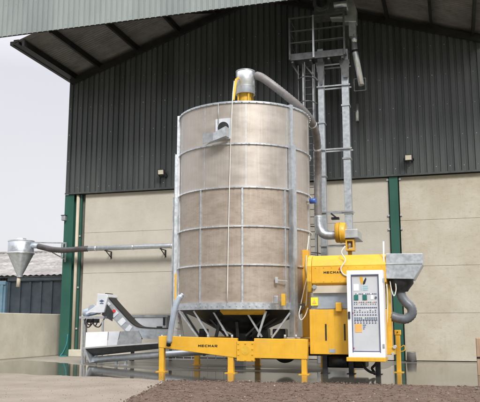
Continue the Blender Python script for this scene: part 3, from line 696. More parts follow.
for s in (s0+.25, s0+1.0, s0+1.75):
    m = MB(); m.box(s-.07, s+.07, HD+.5, HD+.64, 0.02, j0-.002); lg = m.build('leg', M['darkmetal'], dry); m = MB(); m.box(s-.12, s+.12, HD+.44, HD+.7, 0, .02); m.build('foot', M['darkmetal'], lg)
m = MB(); m.box(s0+.3, s0+1.4, HD+.6, HD+1.4, .16, j0-.05); m.build('fan_box', M['black'], dry, bevel=.04)
m = MB(); m.tube([(s0+.5,HD+.45,.36),(s0+.9,HD+.45,.36)], .19, 16); m.build('motor', M['darkmetal'], dry)
# white wavy cable from fan over the housing to the cabinet
m = MB(); m.tube(arc_pts([S(345.2,246,HD-.03),S(341.5,252.5,HD-.03),S(345.3,260,HD-.03),S(341,268,HD-.03),S(342,272.5,HD-.03),S(345,275.2,HD-.03),S(350,276,HD-.06)],6), .02, 6); m.build('cable', M['rope'], dry)
# antenna-like white pole
p = S(383.5,241.5,HD+.05); q = S(383.8,271,HD+.05); m = MB(); m.tube([q,p], .022, 8); m.build('pole', M['white'], dry)
# galvanised hood on the right end, elbow duct
hd = HD+.0
m = MB(); m.prism(pp([(385.8,253.6),(422.5,253.4),(422.5,263.6),(413.8,279.0),(385.8,278.6)], hd), hd, hd+.95); hood = m.build('exhaust_hood', M['galv'], dry, bevel=.01)
p = S(386,263.8,hd); q = S(422.5,263.8,hd); m = MB(); m.box(p[0], q[0]+.02, hd-.02, hd-.002, p[2]-.02, p[2]+.02); m.build('hood_lip', M['galv_bright'], hood)
p = S(386,254,hd); q = S(413.5,278.6,hd); m = MB(); m.bar(S(413.6,279.2,hd-.01), S(422.6,264,hd-.01), .04, .02); m.build('hood_edge', M['galv_dull'], hood)
cx = S(400.5,283,hd+.4)
m = MB(); m.lathe((cx[0],hd+.42), [(.36, S(400,279,hd)[2]-.0),(.36,S(400,283,hd)[2]),(.22,S(400,289.5,hd)[2]),(.2,S(400,291,hd)[2])], 28); m.build('fan_cone', M['black'], dry)
hp = arc_pts([S(400.3,289,hd+.4),S(401.5,296,hd+.4),S(405.5,302,hd+.4),S(411,307.5,hd+.4),S(411.8,314,hd+.4),S(406.5,318.8,hd+.4),S(399,318.6,hd+.4),S(391.5,316.2,hd+.4)],7)
m = MB(); m.tube(hp, [.125+.013*(i%2) for i in range(len(hp))], 20); eh = m.build('elbow_hose', M['hose_blue'], dry)
m = MB(); m.tube([S(392.5,316.4,hd+.4),S(385,315.6,hd+.4)], .10, 18); m.build('hose_coupling', M['galv_bright'], eh)
m = MB(); m.tube([S(400.3,288.0,hd+.4),S(400.6,291.2,hd+.4)], .14, 20); m.build('hose_collar', M['blue_steel'], eh)
p = S(387.8,279,hd+.3); q = S(387.5,352,hd+.3); m = MB(); m.box(p[0]-.06,p[0]+.06,hd+.28,hd+.42,q[2],p[2]-.01); m.build('side_post', M['yellow_dk'], dry)
m = MB(); m.tube(arc_pts([S(390,281,hd+.1),S(391.5,290,hd+.1),S(394,296,hd+.1),S(396,290,hd+.1),S(395.5,282,hd+.1)],6), .016, 6); m.build('cable', M['rope'], dry)
m = MB(); m.tube(arc_pts([S(386.6,284,hd+.1),S(387.6,300,hd+.1),S(386.8,330,hd+.1),S(387.4,345,hd+.1)],6), .02, 6); m.build('cable', M['rope'], dry)
m = MB(); m.box(S(385.5,350,hd)[0], S(394.5,350,hd)[0], hd+.1, hd+.5, S(390,355,hd)[2], S(390,347,hd)[2]); m.build('side_bracket', M['yellow_dk'], dry, bevel=.01)
w = S(394.5,347,hd+.05); m = MB(); m.tube([w, w+Vector((0,.25,0))], .05, 10); m.tube([w+Vector((-.05,0,-.18)), w+Vector((-.05,.25,-.18))], .04, 10); m.build('shackle', M['galv_bright'], dry)

# outrigger post
g = G(399.2, 372.6); t = thing('jack_post', 'yellow steel post with a pinned cap standing right of the control cabinet', 'jack post', g)
ht = S(399, 330, g[1])[2]
m = MB(); m.box(g[0]-.065, g[0]+.065, g[1]-.065, g[1]+.065, .02, ht-.14); m.build('post', M['yellow'], t, bevel=.01)
m = MB(); m.box(g[0]-.09, g[0]+.09, g[1]-.085, g[1]+.085, ht-.14, ht); m.build('cap', M['yellow'], t, bevel=.01)
m = MB(); m.tube([(g[0],g[1]-.11,ht-.06),(g[0],g[1]+.09,ht-.06)], .02, 8); m.build('pin', M['darkmetal'], t)
m = MB(); m.box(g[0]-.14, g[0]+.14, g[1]-.14, g[1]+.14, 0, .02); m.build('foot', M['yellow_dk'], t)
m = MB(); m.tube(arc_pts([(g[0]+.07,g[1],.72),(g[0]+.17,g[1],.78),(g[0]+.18,g[1],.64),(g[0]+.07,g[1],.6)],5), .014, 6); m.build('chain_hook', M['yellow_dk'], t)
m = MB(); m.box(g[0]-.42, g[0]-.067, g[1]-.03, g[1]+.03, .62, .70); m.build('link_arm', M['yellow_dk'], t)

# ------------------------------------------------------------ control cabinet on a shelf
CD = -9.0
c0 = S(348.6,357,CD); c1_ = S(382.6,270.2,CD); z0, z1 = S(366,357.4,CD)[2], S(366,270.2,CD)[2]; x0, x1 = c0[0], c1_[0]
cab = thing('control_cabinet', 'white control cabinet with glazed door and switch board on yellow shelf', 'control cabinet', (x0, CD, z0))
m = MB(); m.box(x0, x1, CD+.05, CD+.5, z0, z1); m.build('body', M['white'], cab, bevel=.01)
fw = .125
m = MB(); m.box(x0, x0+fw, CD, CD+.045, z0, z1); m.box(x1-fw, x1, CD, CD+.045, z0, z1); m.box(x0+fw, x1-fw, CD, CD+.045, z1-fw*1.0, z1); m.box(x0+fw, x1-fw, CD, CD+.045, z0, z0+fw*1.25)
dr = m.build('door', M['white'], cab, bevel=.004)
m = MB(); m.box(x0+fw-.012, x0+fw+.01, CD-.004, CD+.02, z0+fw, z1-fw*.9); m.box(x1-fw-.01, x1-fw+.012, CD-.004, CD+.02, z0+fw, z1-fw*.9)
m.box(x0+fw+.01, x1-fw-.01, CD-.004, CD+.02, z1-fw-.012, z1-fw+.012); m.box(x0+fw+.01, x1-fw-.01, CD-.004, CD+.02, z0+fw*1.25-.012, z0+fw*1.25+.01); m.build('seal', M['dkblue'], dr)
pb = CD+.035
m = MB(); m.box(x0+fw+.002, x1-fw-.002, pb, pb+.012, z0+fw*1.25+.002, z1-fw-.002); bd = m.build('switch_board', M['board'], cab)
X0, X1, Z0, Z1 = x0+fw, x1-fw, z0+fw*1.25, z1-fw
def bp_(fx, fz): return X0+(X1-X0)*fx, Z1-(Z1-Z0)*fz            # fractions from top-left
def rect(m, fx0, fx1, fz0, fz1, t=.006):
    a = bp_(fx0, fz0); b = bp_(fx1, fz1); m.box(a[0], b[0], pb-t, pb-.0005, b[1], a[1])
# logo: yellow and black slanted marks
m = MB()
for (pl, mi) in (([(.30,.02),(.42,.03),(.44,.10),(.36,.13)], 0), ([(.44,.09),(.54,.03),(.56,.06),(.50,.12),(.42,.13)], 1)):
    m.mi = mi; m.prism([bp_(*p) for p in pl], pb-.006, pb-.0005)
m.build('logo', [M['yellow'], M['black']], bd)
m = MB(); rect(m, .07,.27,.12,.21); m.build('notice', M['white'], bd)
m = MB(); rect(m, .35,.37,.13,.20); rect(m,.42,.60,.14,.155); rect(m,.42,.62,.165,.18); rect(m,.42,.60,.19,.205); m.build('print', M['paleblue'], bd)
for f0 in (.08, .40):
    m = MB(); rect(m, f0, f0+.16, .265, .33, .02); m.build('display', M['teal'], bd)
m = MB(); rect(m, .70,.80,.27,.325); m.build('meter', M['white'], bd)
a = bp_(.89,.30); m = MB(); m.tube([(a[0],pb-.03,a[1]),(a[0],pb,a[1])], .028, 12); m.build('main_switch', M['dkblue'], bd)
for fz, n_, mats, w_ in ((.245,14,(1,1,0,1),.03), (.355,13,(1,3,2,4),.03), (.38,10,(3,1,2,1),.025), (.425,12,(1,),.05), (.46,9,(1,0),.035), (.485,9,(1,),.03), (.52,9,(1,),.045), (.56,11,(1,3),.045), (.585,11,(1,),.05), (.60,8,(1,),.03), (.625,8,(1,1),.04)):
    row = MB(); row.mi = 5; rect(row, .07, .95, fz-.004, fz+.016, .002)       # each row sits on its own strip
    for k in range(n_):
        if random.random() < .12: continue
        row.mi = mats[k % len(mats)]; f0 = .08+.86*k/n_; rect(row, f0, f0+w_, fz, fz+.012, .014)
    row.build('switch_row', [M['white'], M['dkblue'], M['orange'], M['teal'], M['red'], M['board']], bd)
m = MB(); rect(m, .09,.34,.645,.755); m.build('sticker', M['orange'], bd)
m = MB()
for k in range(3): rect(m, .38,.50-.03*k,.655+.025*k,.664+.025*k)
m.build('print', M['dkblue'], bd)
a = bp_(-.0,.50); m = MB(); m.tube([(a[0]+.02,pb-.02,a[1]),(a[0]+.02,pb,a[1])], .016, 8); a = bp_(.03,.96); m.tube([(a[0],pb-.02,a[1]),(a[0],pb,a[1])], .018, 8); m.build('indicator', M['red'], bd)
w = S(349.2,315,CD); m = MB(); m.box(w[0]-.03, w[0]+.03, CD-.035, CD-.002, w[2]-.10, w[2]+.09); m.build('handle', M['black'], dr, bevel=.006)
for y in (280, 346):
    w = S(383.6,y,CD); m = MB(); m.box(w[0]-.02, w[0]+.03, CD-.02, CD+.03, w[2]-.05, w[2]+.05); m.build('hinge', M['galv'], dr)
m = MB(); s_ = MB(); s_.box(x0-.06, x1+.0, CD-.02, CD+.7, z0-.115, z0-.002); s_.build('cabinet_shelf', M['yellow'], dry, bevel=.015)
m = MB(); m.tube(arc_pts([S(362,362,CD+.5),S(365,368,CD+.4),S(370,371.8,CD+.4),S(374.5,372.8,CD+.5),S(372,368.5,CD+.6),S(375,365,CD+.6),S(377,362,CD+.6)],7), .035, 8)
tag(m.build('power_cable', M['black'], org=(5.9,-8.5,0)), 'thick black cable looping down below the control cabinet shelf', 'cable')

# ------------------------------------------------------------ suction hose and fan
fd = -3.6; ED = -2.6
duct = thing('suction_hose', 'grey flexible hose curving from the tower cap down to the yellow fan', 'hose', S(318,236,fd))
pts = [S(256.5,75.5,-6.6), S(262,77.5,-6.7), S(272,84.5,-6.7), S(286,95.5,-6.5), S(300,107.5,-6.0), S(309.5,118.5,-5.4), S(315.3,131,-4.8), S(317.5,148,-4.2), S(318,175,fd), S(317.8,200,fd), S(318.2,218,fd)]
hp = arc_pts(pts, 12)
m = MB(); m.tube(hp, [.128+.012*(i%2) for i in range(len(hp))], 20); hz = m.build('flexible_hose', M['hose'], duct)
for k in (66, 84): m = MB(); m.tube([hp[k], hp[k+1]], .142, 20); m.build('hose_clip', M['galv_bright'], hz)
hp = arc_pts([S(318.2,216,fd),S(318.8,226,fd),S(321.5,232.4,fd),S(327,235.2,fd),S(336.5,235.3,fd)],8)
m = MB(); m.tube(hp, .155, 20); m.build('elbow', M['galv'], duct)
fn = thing('blower_fan', 'round yellow blower fan with small motor above the burner housing', 'fan', S(341,246,fd))
p = S(335.8,232.8,fd); q = S(346,232.8,fd); m = MB(); m.tube([p,(p[0]+.03,p[1],p[2]),(q[0]-.03,q[1],q[2]),q], [.33,.36,.36,.33], 32); m.build('fan_casing', M['yellow'], fn)
p = S(341,222.6,fd); m = MB(); m.tube([S(341,232.8,fd)-Vector((.03,0,0)), S(341,232.8,fd)+Vector((.03,0,0))], .375, 32); m.build('fan_rim', M['yellow_dk'], fn)
a = S(344.6,229.6,fd-.2); b = S(357.6,237.0,fd-.2); m = MB(); m.box(a[0],b[0],fd-.25,ED+.16,b[2],a[2]); m.build('outlet_box', M['galv_bright'], fn, bevel=.01)
m = MB(); m.box(a[0]-.02,b[0]+.02,fd-.27,ED+.18,b[2]-.03,b[2]-.002); m.build('box_flange', M['galv_dull'], fn)
a = S(345.4,238.5,fd-.2); b = S(354.2,250.4,fd-.2)
m = MB(); w_ = .05
m.box(a[0],a[0]+w_,fd-.2,fd+.2,b[2],a[2]-.02); m.box(b[0]-w_,b[0],fd-.2,fd+.2,b[2],a[2]-.02); m.box(a[0]+w_,b[0]-w_,fd-.2,fd+.2,a[2]-.09,a[2]-.02); m.box(a[0]+w_,b[0]-w_,fd-.2,fd+.2,b[2],b[2]+.06)
m.build('stand', M['yellow'], fn)
m = MB(); m.tube([S(349.7,242,fd),S(349.7,247.4,fd)], .1, 16); m.build('motor', M['galv'], fn)
w = S(350,250.6,fd); m = MB(); m.box(w[0]-.07,w[0]+.07,fd-.05,fd+.05,.0,w[2]); m.build('stem', M['yellow'], fn)

# ------------------------------------------------------------ bucket elevator, platform and ladder

el = thing('bucket_elevator', 'tall twin leg galvanised bucket elevator rising under the canopy', 'bucket elevator', (S(335,250,ED)[0], ED, 0))
def vleg(xt, yt, xb, yb, w, hbot=None):
    p = S(xt,yt,ED); q = S(xb,yb,ED); sc = (p[0]+q[0])/2; hb = q[2] if hbot is None else hbot
    m = MB(); m.box(sc-w/2, sc+w/2, ED-.14, ED+.14, hb, p[2])
    h = hb+.6
    lg = m.build('trunking', M['galv_leg'], el, bevel=.008)
    while h < p[2]-.3:
        m = MB(); m.box(sc-w/2-.03, sc+w/2+.03, ED-.17, ED+.17, h-.03, h+.03); m.build('joint_flange', M['galv_dull'], lg); h += 2.05
    return sc
sL = vleg(322.5,50,323.5,300,.22,.1); sR = vleg(346.0,50,347.6,229.5,.26)
for y in (66, 87, 150, 212.5, 246):
    p = S(335,y,ED); m = MB(); m.box(sL-.15, sR+.2, ED-.20, ED-.16, p[2]-.025, p[2]+.025); m.box(sL-.15, sR+.2, ED+.16, ED+.20, p[2]-.025, p[2]+.025); m.build('tie_bar', M['galv_dull'], el)
m = MB(); m.box(sL-.3, sL+.9, ED-.22, ED+.22, 0, .55); m.build('boot', M['galv_dull'], el, bevel=.02)
w = S(336,216,ED); m = MB(); m.bar(S(331,213.5,ED+.1), S(336,217.5,ED+.1), .06); m.box(w[0]-.18,w[0]+.10,ED+.0,ED+.2,w[2]-.12,w[2]-.04); m.build('tension_bracket', M['black'], el)
# head
w = S(322.5,5,ED); 
m = MB(); m.tube([(w[0],ED-.22,w[2]),(w[0],ED+.22,w[2])], .34, 32); m.box(w[0]-.3,sR+.15,ED-.2,ED+.2,w[2]-.62,w[2]+.1); hdn = m.build('head', M['galv_dark'], el)
m = MB(); m.tube([(w[0],ED-.27,w[2]),(w[0],ED-.222,w[2])], .20, 20); m.build('pulley_cover', M['darkmetal'], hdn)
m = MB(); m.tube([(w[0]+.5,ED-.34,w[2]-.22),(w[0]+1.0,ED-.34,w[2]-.22)], .12, 16); m.build('motor', M['galv'], hdn)
a0 = S(331,4,ED); 
m = MB(); m.prism([(S(x,y,ED)[0],S(x,y,ED)[2]) for x,y in ((329,6),(342,-6),(352,-4),(356.8,10),(357,23.5),(343.5,23.5),(343.5,20),(331,20))], ED-.2, ED+.2); m.build('discharge_hood', M['galv_bright'], el, bevel=.01)
q0, q1, q2, q3 = S(351.6,23,ED), S(352.6,37,ED), S(353.2,41,ED), S(354.2,51,ED)
m = MB(); m.hexa([(S(348.5,0,ED)[0],ED-.16,q0[2]+.0),(S(358,0,ED)[0]-.1,ED-.16,q0[2]),(S(358,0,ED)[0]-.1,ED+.16,q0[2]),(S(348.5,0,ED)[0],ED+.16,q0[2]),
   (q1[0]-.12,ED-.12,q1[2]),(q1[0]+.14,ED-.12,q1[2]),(q1[0]+.14,ED+.12,q1[2]),(q1[0]-.12,ED+.12,q1[2])])
sp = m.build('spout_transition', M['galv_dull'], el)
m = MB(); m.tube([S(354.0,35,ED),S(354.3,44,ED)], [.13,.10], 20); m.build('spout_neck', M['galv_bright'], el)
m = MB(); m.tube([S(354.2,43,ED),S(355,52,ED),S(361.5,85,ED)], [.11,.115,.115], 20); spt = m.build('spout_pipe', M['galv_bright'], el)
m = MB(); m.tube([S(354.9,50.5,ED),S(355.2,52.4,ED)], .14, 20); m.build('pipe_clamp', M['steelbeam'], spt)
m = MB(); f0, f1 = S(354,79,ED), S(366,90,ED)
m.bar(f0,(f1[0],ED,f0[2]),.02); m.bar((f1[0],ED,f0[2]),f1,.02); m.bar(f1,(f0[0],ED,f1[2]),.02); m.bar((f0[0],ED,f1[2]),f0,.02); m.build('pipe_frame', M['galv_dark'], spt)
w0, w1 = S(357.0,104,-.3), S(357.4,121,-.3); m = MB(); m.tube([w0,w1], .07, 12); tag(m.build('vent_pipe', M['galv_bright'], org=w1), 'short shiny vertical pipe on the dark cladding right of the elevator', 'pipe')
# platform
pl = thing('access_platform', 'railed steel service platform high up around the elevator head', 'platform', S(317,55,ED))
PF, PB = ED-.50, ED+.75
a = S(289.5,54,PF); b = S(345.5,54.5,PF); hf = S(315,55,PF)[2]; hr = S(315,16,PF)[2]
sA, sB = a[0], b[0]
m = MB(); m.box(sA, sB, PF+.03, PB-.03, hf-.02, hf+.02); m.build('deck', M['galv_dark'], pl)
for d_ in (PF, PB-.03):
    m = MB(); m.box(sA, sB, d_, d_+.03-.002, hf-.12, hf+.14); m.build('toe_board', M['galv_dark'], pl)
for s in (sA+.1, sA+.8, sA+1.5, sB-.12):
    m = MB(); m.box(s-.04, s+.04, PF+.04, PB-.04, hf-.20, hf-.022); m.build('joist', M['galv_dark'], pl)
sM = S(313.3,30,PF)[0]
for d_ in (PF-.03, PB+.0):
    for f_, w_ in ((1., .05), (.66, .035), (.36, .035)):
        m = MB(); h = hf+(hr-hf)*f_; m.bar((sA,d_,h),(sB,d_,h),w_); m.build('rail', M['galv_dark'], pl)
    for s in (sA+.02, sM, sB-.03):
        m = MB(); m.box(s-.035, s+.035, d_-.035, d_+.01, hf-.1, hr+.03); m.build('post', M['galv_bright'] if (s == sM and d_ < ED) else M['galv_dark'], pl)  # the light caught by the front middle post is put into its colour
for s in (sA+.02, sB-.03):
    for f_ in (1., .66, .36):
        m = MB(); h = hf+(hr-hf)*f_; m.bar((s,PF,h),(s,PB,h),.04); m.build('rail', M['galv_dark'], pl)
m = MB(); m.bar((S(300,60,ED)[0],ED-.2,S(300,60,ED)[2]),(sL-.1,ED-.2,S(320,82,ED)[2]),.05); m.bar((sA+.05,ED-.2,hf-.2),(sA+.3,ED-.2,hf-.62),.05); m.build('brace', M['galv_dark'], pl)
m = MB(); m.prism([(sL-.18,hf-.2),(sL+.18,hf-.2),(sL+.10,hf-1.1),(sL+.0,hf-1.1)], ED-.24, ED-.21); m.build('gusset', M['galv_dark'], pl); m = MB(); m.prism([(sR-.2,hf-.2),(sR+.2,hf-.2),(sR+.16,hf-.9),(sR-.05,hf-.9)], ED-.24, ED-.21); m.build('gusset', M['galv_dark'], pl)
# ladder with cage
ld = thing('caged_ladder', 'vertical steel ladder with hoops between the tank and the elevator', 'ladder', (S(309,250,ED)[0], ED, 0))
lA, lB = S(303.5,90,ED)[0], S(313.3,90,ED)[0]
for s in (lA, lB):
    m = MB(); m.box(s-.03, s+.03, ED-.05, ED+.02, 0.02, hf); m.build('stile', M['galv_dull'], ld)
h = .3
while h < hf: m = MB(); m.tube([(lA,ED-.02,h),(lB,ED-.02,h)], .016, 6); m.build('rung', M['galv_dark'], ld); h += .28
hoops = MB()
h = 3.0; cs = (lA+lB)/2
while h < hf-.2:
    hp = [(cs+.36*math.cos(R(k)), ED-.05-.62*math.sin(R(k)), h) for k in range(0, 181, 15)]
    m = MB(); m.tube(hp, .022, 6); m.build('hoop', M['galv_dark'], ld); h += .95
for k in (30, 90, 150):
    m = MB(); x_, y_ = cs+.36*math.cos(R(k)), ED-.05-.62*math.sin(R(k)); m.bar((x_,y_,3.0),(x_,y_,hf-.3),.03); m.build('cage_strap', M['galv_dark'], ld)

# ------------------------------------------------------------ intake conveyor on the left
VD = -5.1
cv = thing('intake_conveyor', 'pale inclined chain conveyor on a slim leg stand left of the dryer', 'conveyor', (S(110,360,VD)[0], VD, 0))
up = [(101.5,296.5),(109,306),(119,317),(128,326.5),(136,331.5),(146,333),(158,333.4),(171,333.6)]
cen = arc_pts([Vector((x,y,0)) for x, y in up], 5)
def band(off0, off1, d0, d1, name, mat, i0=0, i1=None, bevel=0, parent=cv):
    i1 = len(cen)-1 if i1 is None else i1; top = []; bot = []
    for i in range(i0, i1+1):
        t_ = (cen[min(i+1,len(cen)-1)]-cen[max(i-1,0)]).normalized(); n_ = Vector((t_.y,-t_.x,0))
        top.append(cen[i]+n_*off1); bot.append(cen[i]+n_*off0)
    m = MB(); A = [S(p.x,p.y,VD) for p in top]; B = [S(p.x,p.y,VD) for p in bot]
    for i in range(len(A)-1):
        m.hexa([(B[i][0],d0,B[i][2]),(B[i+1][0],d0,B[i+1][2]),(B[i+1][0],d1,B[i+1][2]),(B[i][0],d1,B[i][2]),(A[i][0],d0,A[i][2]),(A[i+1][0],d0,A[i+1][2]),(A[i+1][0],d1,A[i+1][2]),(A[i][0],d1,A[i][2])])
    bmesh.ops.remove_doubles(m.bm, verts=m.bm.verts, dist=.0005)
    return m.build(name, mat, parent, bevel=bevel)
cs_ = band(-5.6, 4.6, VD, VD+.52, 'casing', M['galv'])
band(4.6, 5.6, VD-.02, VD+.54, 'top_edge', M['steelbeam'])
for i0 in (3, 7, 11, 15):
    band(-4.4, 2.2, VD-.02, VD-.002, 'side_plate', M['white_sheet'], i0, i0+2, parent=cs_)
w = S(106.8,309.5,VD); m = MB(); m.prism([(w[0]-.16,w[2]-.2),(w[0]+.25,w[2]-.42),(w[0]+.28,w[2]-.1),(w[0]+.02,w[2]+.2),(w[0]-.14,w[2]+.18)], VD-.05, VD-.022); m.build('inspection_panel', M['darkmetal'], cs_)
w = S(114.5,311,VD); m = MB(); m.tube([(w[0],VD-.05,w[2]),(w[0],VD-.02,w[2])], .06, 16); m.build('red_disc', M['red'], cs_)
# head box
m = MB(); m.prism([(S(x,y,VD)[0],S(x,y,VD)[2]) for x,y in ((99.3,293.8),(108.6,294.2),(109.6,297),(105.5,312.5),(101,313),(92,312.6),(88.5,314.2),(87,313.4),(98,305.5))], VD-.14, VD+.66); hb = m.build('head_box', M['white_sheet'], cv, bevel=.01)
w = S(101.8,301,VD-.14); m = MB(); m.prism([(w[0]-.10,w[2]),(w[0],w[2]+.05),(w[0]+.10,w[2]),(w[0],w[2]-.05)], VD-.15, VD-.142); m.box(w[0]-.07,w[0]+.07,VD-.15,VD-.142,w[2]-.10,w[2]-.07); m.build('emblem', M['dkblue'], hb)
a = S(80.6,313,VD); b = S(93,312,VD)
m = MB(); m.tube([(a[0]+.02,VD+.2,a[2]),(a[0]+.06,VD+.2,a[2]),(b[0],VD+.2,b[2]+.05)], [.10,.15,.15], 18); mt = m.build('motor', M['blue_steel'], cv)
w = S(93.5,309.5,VD); m = MB(); m.tube([(w[0],VD-.1,w[2]),(w[0],VD+.4,w[2])], .17, 18); m.build('gearbox', M['blue_steel'], cv)
w0 = S(83,316.2,VD); w1 = S(107.5,317.6,VD); m = MB(); m.box(w0[0], w1[0], VD-.28, VD+.5, w0[2]-.09, w0[2]-.01); m.build('table', M['galv'], cv)
for pts in ([(88,319),(87,323),(90,325),(92,321),(95,326),(98,321)], [(93,318),(94,325),(99,327),(103,321),(105,317)], [(86,318),(84.6,322),(88,327.5),(93,323)]):
    m = MB(); m.tube(arc_pts([S(x,y,VD-.1) for x,y in pts],5), .022, 6); m.build('cable', M['black'], cv)
w = S(92,319.5,VD); m = MB(); m.box(w[0]-.14,w[0]+.2,VD-.1,VD+.2,w[2]-.12,w[2]+.02); m.build('switch_box', M['darkmetal'], cv)
for (x, y0, y1, d_) in ((83.8,317,364.2,VD-.2), (103.0,317.6,368.4,VD-1.1*0-.25), (86.5,317,362,VD+.45)):
    p = S(x,y0,d_); m = MB(); m.box(p[0]-.03,p[0]+.03,d_-.03,d_+.03,.012,p[2]-.08); lg = m.build('leg', M['galv'] if x != 86.5 else M['galv_dull'], cv); m = MB(); m.box(p[0]-.08,p[0]+.08,d_-.08,d_+.08,0,.012); m.build('foot', M['galv_dull'], lg)
# receiving hopper behind the conveyor
hpz = thing('steel_hopper', 'open galvanised receiving hopper against the wall behind the conveyor', 'hopper', (S(150,345,-2.6)[0], -2.6, 0))
k = -3.0
m = MB(); P_ = [(S(x,y,k)[0],S(x,y,k)[2]) for x,y in ((133,317.3),(166,317.3),(166,332),(147,335),(140,331),(135,324))]; m.prism(P_, k, k+.03); m.prism(P_, k+1.0, k+1.03); m.build('side_sheet', M['white_sheet'], hpz)
a = S(132,316.5,k); b = S(168,316.5,k); m = MB(); m.box(a[0],b[0],k-.04,k-.002,a[2]-.03,a[2]+.06); m.box(a[0],b[0],k+1.032,k+1.07,a[2]-.03,a[2]+.06); m.box(a[0],b[0],k-.002,k+1.03,a[2]-.0,a[2]+.05); m.build('rim', M['galv_dull'], hpz)
a = S(133,330,k)[0]; m = MB(); m.box(a-.06,a+.06,k-.03,k+.05,0,S(133,317,k)[2]-.04); m.box(b[0]-.3,b[0]-.2,k+.9,k+.98,0,S(133,317,k)[2]-.04); m.build('leg', M['steelbeam'], hpz)
w = S(162,320,k); m = MB(); m.box(w[0]+.06,w[0]+.14,k-.05,k-.005,w[2]-.2,w[2]+.1); m.build('catch', M['black'], hpz)
w = S(158,327,k); m = MB(); m.box(w[0]-.05,w[0]+.18,k-.02,k-.004,w[2]-.03,w[2]+.02); m.build('plate', M['darkmetal'], hpz)
# low intake bin and trough with auger in front
TD = -5.7
tr = thing('intake_trough', 'low open steel trough with pale hood in front of the inclined conveyor', 'trough', (S(120,362,TD)[0], TD, 0))
def PX(l, d): return [(S(x,y,d)[0], S(x,y,d)[2]) for x, y in l]
m = MB(); m.prism(PX([(84.5,332.5),(106.5,331.6),(105.5,347.3),(83.6,349.5)], TD), TD+.10, TD+.13); m.build('hood_sheet', M['white'], tr)
m = MB(); m.prism(PX([(107.3,331.6),(118.6,331.3),(115,346.8),(106.2,347.5)], TD), TD+.102, TD+.132); m.build('hood_sheet', M['white_sheet'], tr)
m = MB(); m.prism(PX([(119.2,331.3),(137,330.8),(140,338),(140,345.6),(115.6,346.8)], TD), TD+.104, TD+.134); m.build('hood_sheet', M['galv_dull'], tr)
m = MB(); A = PX([(84.5,332.5),(137,330.8)], TD); m.hexa([(A[0][0],TD+.14,A[0][1]-.02),(A[1][0],TD+.14,A[1][1]-.02),(A[1][0],TD+.5,A[1][1]-.3),(A[0][0],TD+.5,A[0][1]-.3),(A[0][0],TD+.14,A[0][1]),(A[1][0],TD+.14,A[1][1]),(A[1][0],TD+.5,A[1][1]-.28),(A[0][0],TD+.5,A[0][1]-.28)]); m.build('hood_top', M['galv_dull'], tr)
# trough lip (light) and sloping inner sheet (dark, leaning back)
l0 = S(83.5,348.2,TD-.35); l1 = S(158,342.8,TD-.35)
m = MB(); m.bar((l0[0],TD-.35,l0[2]),(l1[0],TD-.35,l1[2]),.035,.05); m.build('lip', M['galv_bright'], tr)
b0 = S(90,360,TD); b1 = S(158,352.5,TD)
m = MB(); m.hexa([(l0[0],TD-.34,l0[2]-.02),(l1[0],TD-.34,l1[2]-.02),(l1[0],TD-.32,l1[2]-.02),(l0[0],TD-.32,l0[2]-.02),
                  (b0[0],TD+.02,b0[2]+.12),(b1[0],TD+.02,b1[2]+.12),(b1[0],TD+.04,b1[2]+.12),(b0[0],TD+.04,b0[2]+.12)]); m.build('front_sheet', M['galv_dark'], tr)
m = MB(); m.prism(PX([(83.6,348.5),(86,348.4),(91.5,362.5),(90,362.8)], TD-.3), TD-.36, TD+.14); m.build('end_sheet', M['galv'], tr)
m = MB(); e0_ = S(89,360.2,TD); e1_ = S(262,347.2,TD); m.tube([e0_, e1_], .115, 22); au = m.build('auger_tube', M['galv'], tr)
for x in (163.5, 207):
    f_ = (x-89)/(262-89); p = e0_.lerp(e1_, f_); m = MB(); m.tube([p-Vector((.03,0,0)), p+Vector((.03,0,0))], .15, 22); m.build('tube_flange', M['galv_dull'], au)
for x in (117.5, 127):
    p = S(x,358,TD+.1); m = MB(); m.box(p[0]-.04,p[0]+.04,TD-.04,TD+.04,.02,p[2]-.02); m.box(p[0]-.16,p[0]+.16,TD-.1,TD+.1,0,.02); m.build('leg', M['galv_dull'], tr)
p = S(96,363,TD); m = MB(); m.box(p[0]-.02,p[0]+.02,TD,TD+.04,0,.35); m.build('leg', M['galv_dull'], tr)
m = MB(); p = S(122,357,TD); m.box(p[0]-.3,p[0]+.3,TD-.05,TD+.05,.14,.18); m.build('cross_bar', M['galv_dull'], tr)

# white stepladder leaning behind the chassis
lt = thing('stepladder', 'small white stepladder leaning behind the left end of the yellow chassis', 'stepladder', S(176,340,-7.4))
for (xa, xb) in ((176.2,170.5), (178.2,183.5)):
    m = MB(); m.bar(S(xa,309,-7.4), S(xb,340,-7.4), .07, .04); m.build('stile', M['white'], lt)
m = MB()
for f_ in (.25,.45,.65,.85): m.bar(S(176.2+(170.5-176.2)*f_,309+31*f_,-7.4), S(178.2+(183.5-178.2)*f_,309+31*f_,-7.4), .10, .035)
m.build('treads', M['white'], lt)
# white barrier lying low behind the chassis
gt = thing('hurdle', 'low white barred metal hurdle standing on the yard behind the chassis', 'barrier', G(200,364.5))
gd = G(200,364.5)[1]; a = S(160,352.5,gd); b = S(236,354.5,gd)
for yy in (349.5, 359.6):
    p = S(200,yy,gd); m = MB(); m.bar((a[0],gd,p[2]),(b[0],gd,p[2]),.035); m.build('rail', M['white'], gt)
s = a[0]
while s < b[0]+.01: m = MB(); m.bar((s,gd,S(200,349.5,gd)[2]),(s,gd,.0 if int((s-a[0])/.3)%6 == 0 else S(200,359.6,gd)[2]),.022); m.build('bar', M['white'], gt); s += .3
# pale block under the frame
g = G(238.6,366.8); tag(MB().box(g[0]-.19,g[0]+.17,g[1],g[1]+.3,0,.22).build('concrete_block', M['white_sheet'], org=(g[0],g[1],0), bevel=.015), 'small pale block on the wet floor beside the middle chassis leg', 'block')
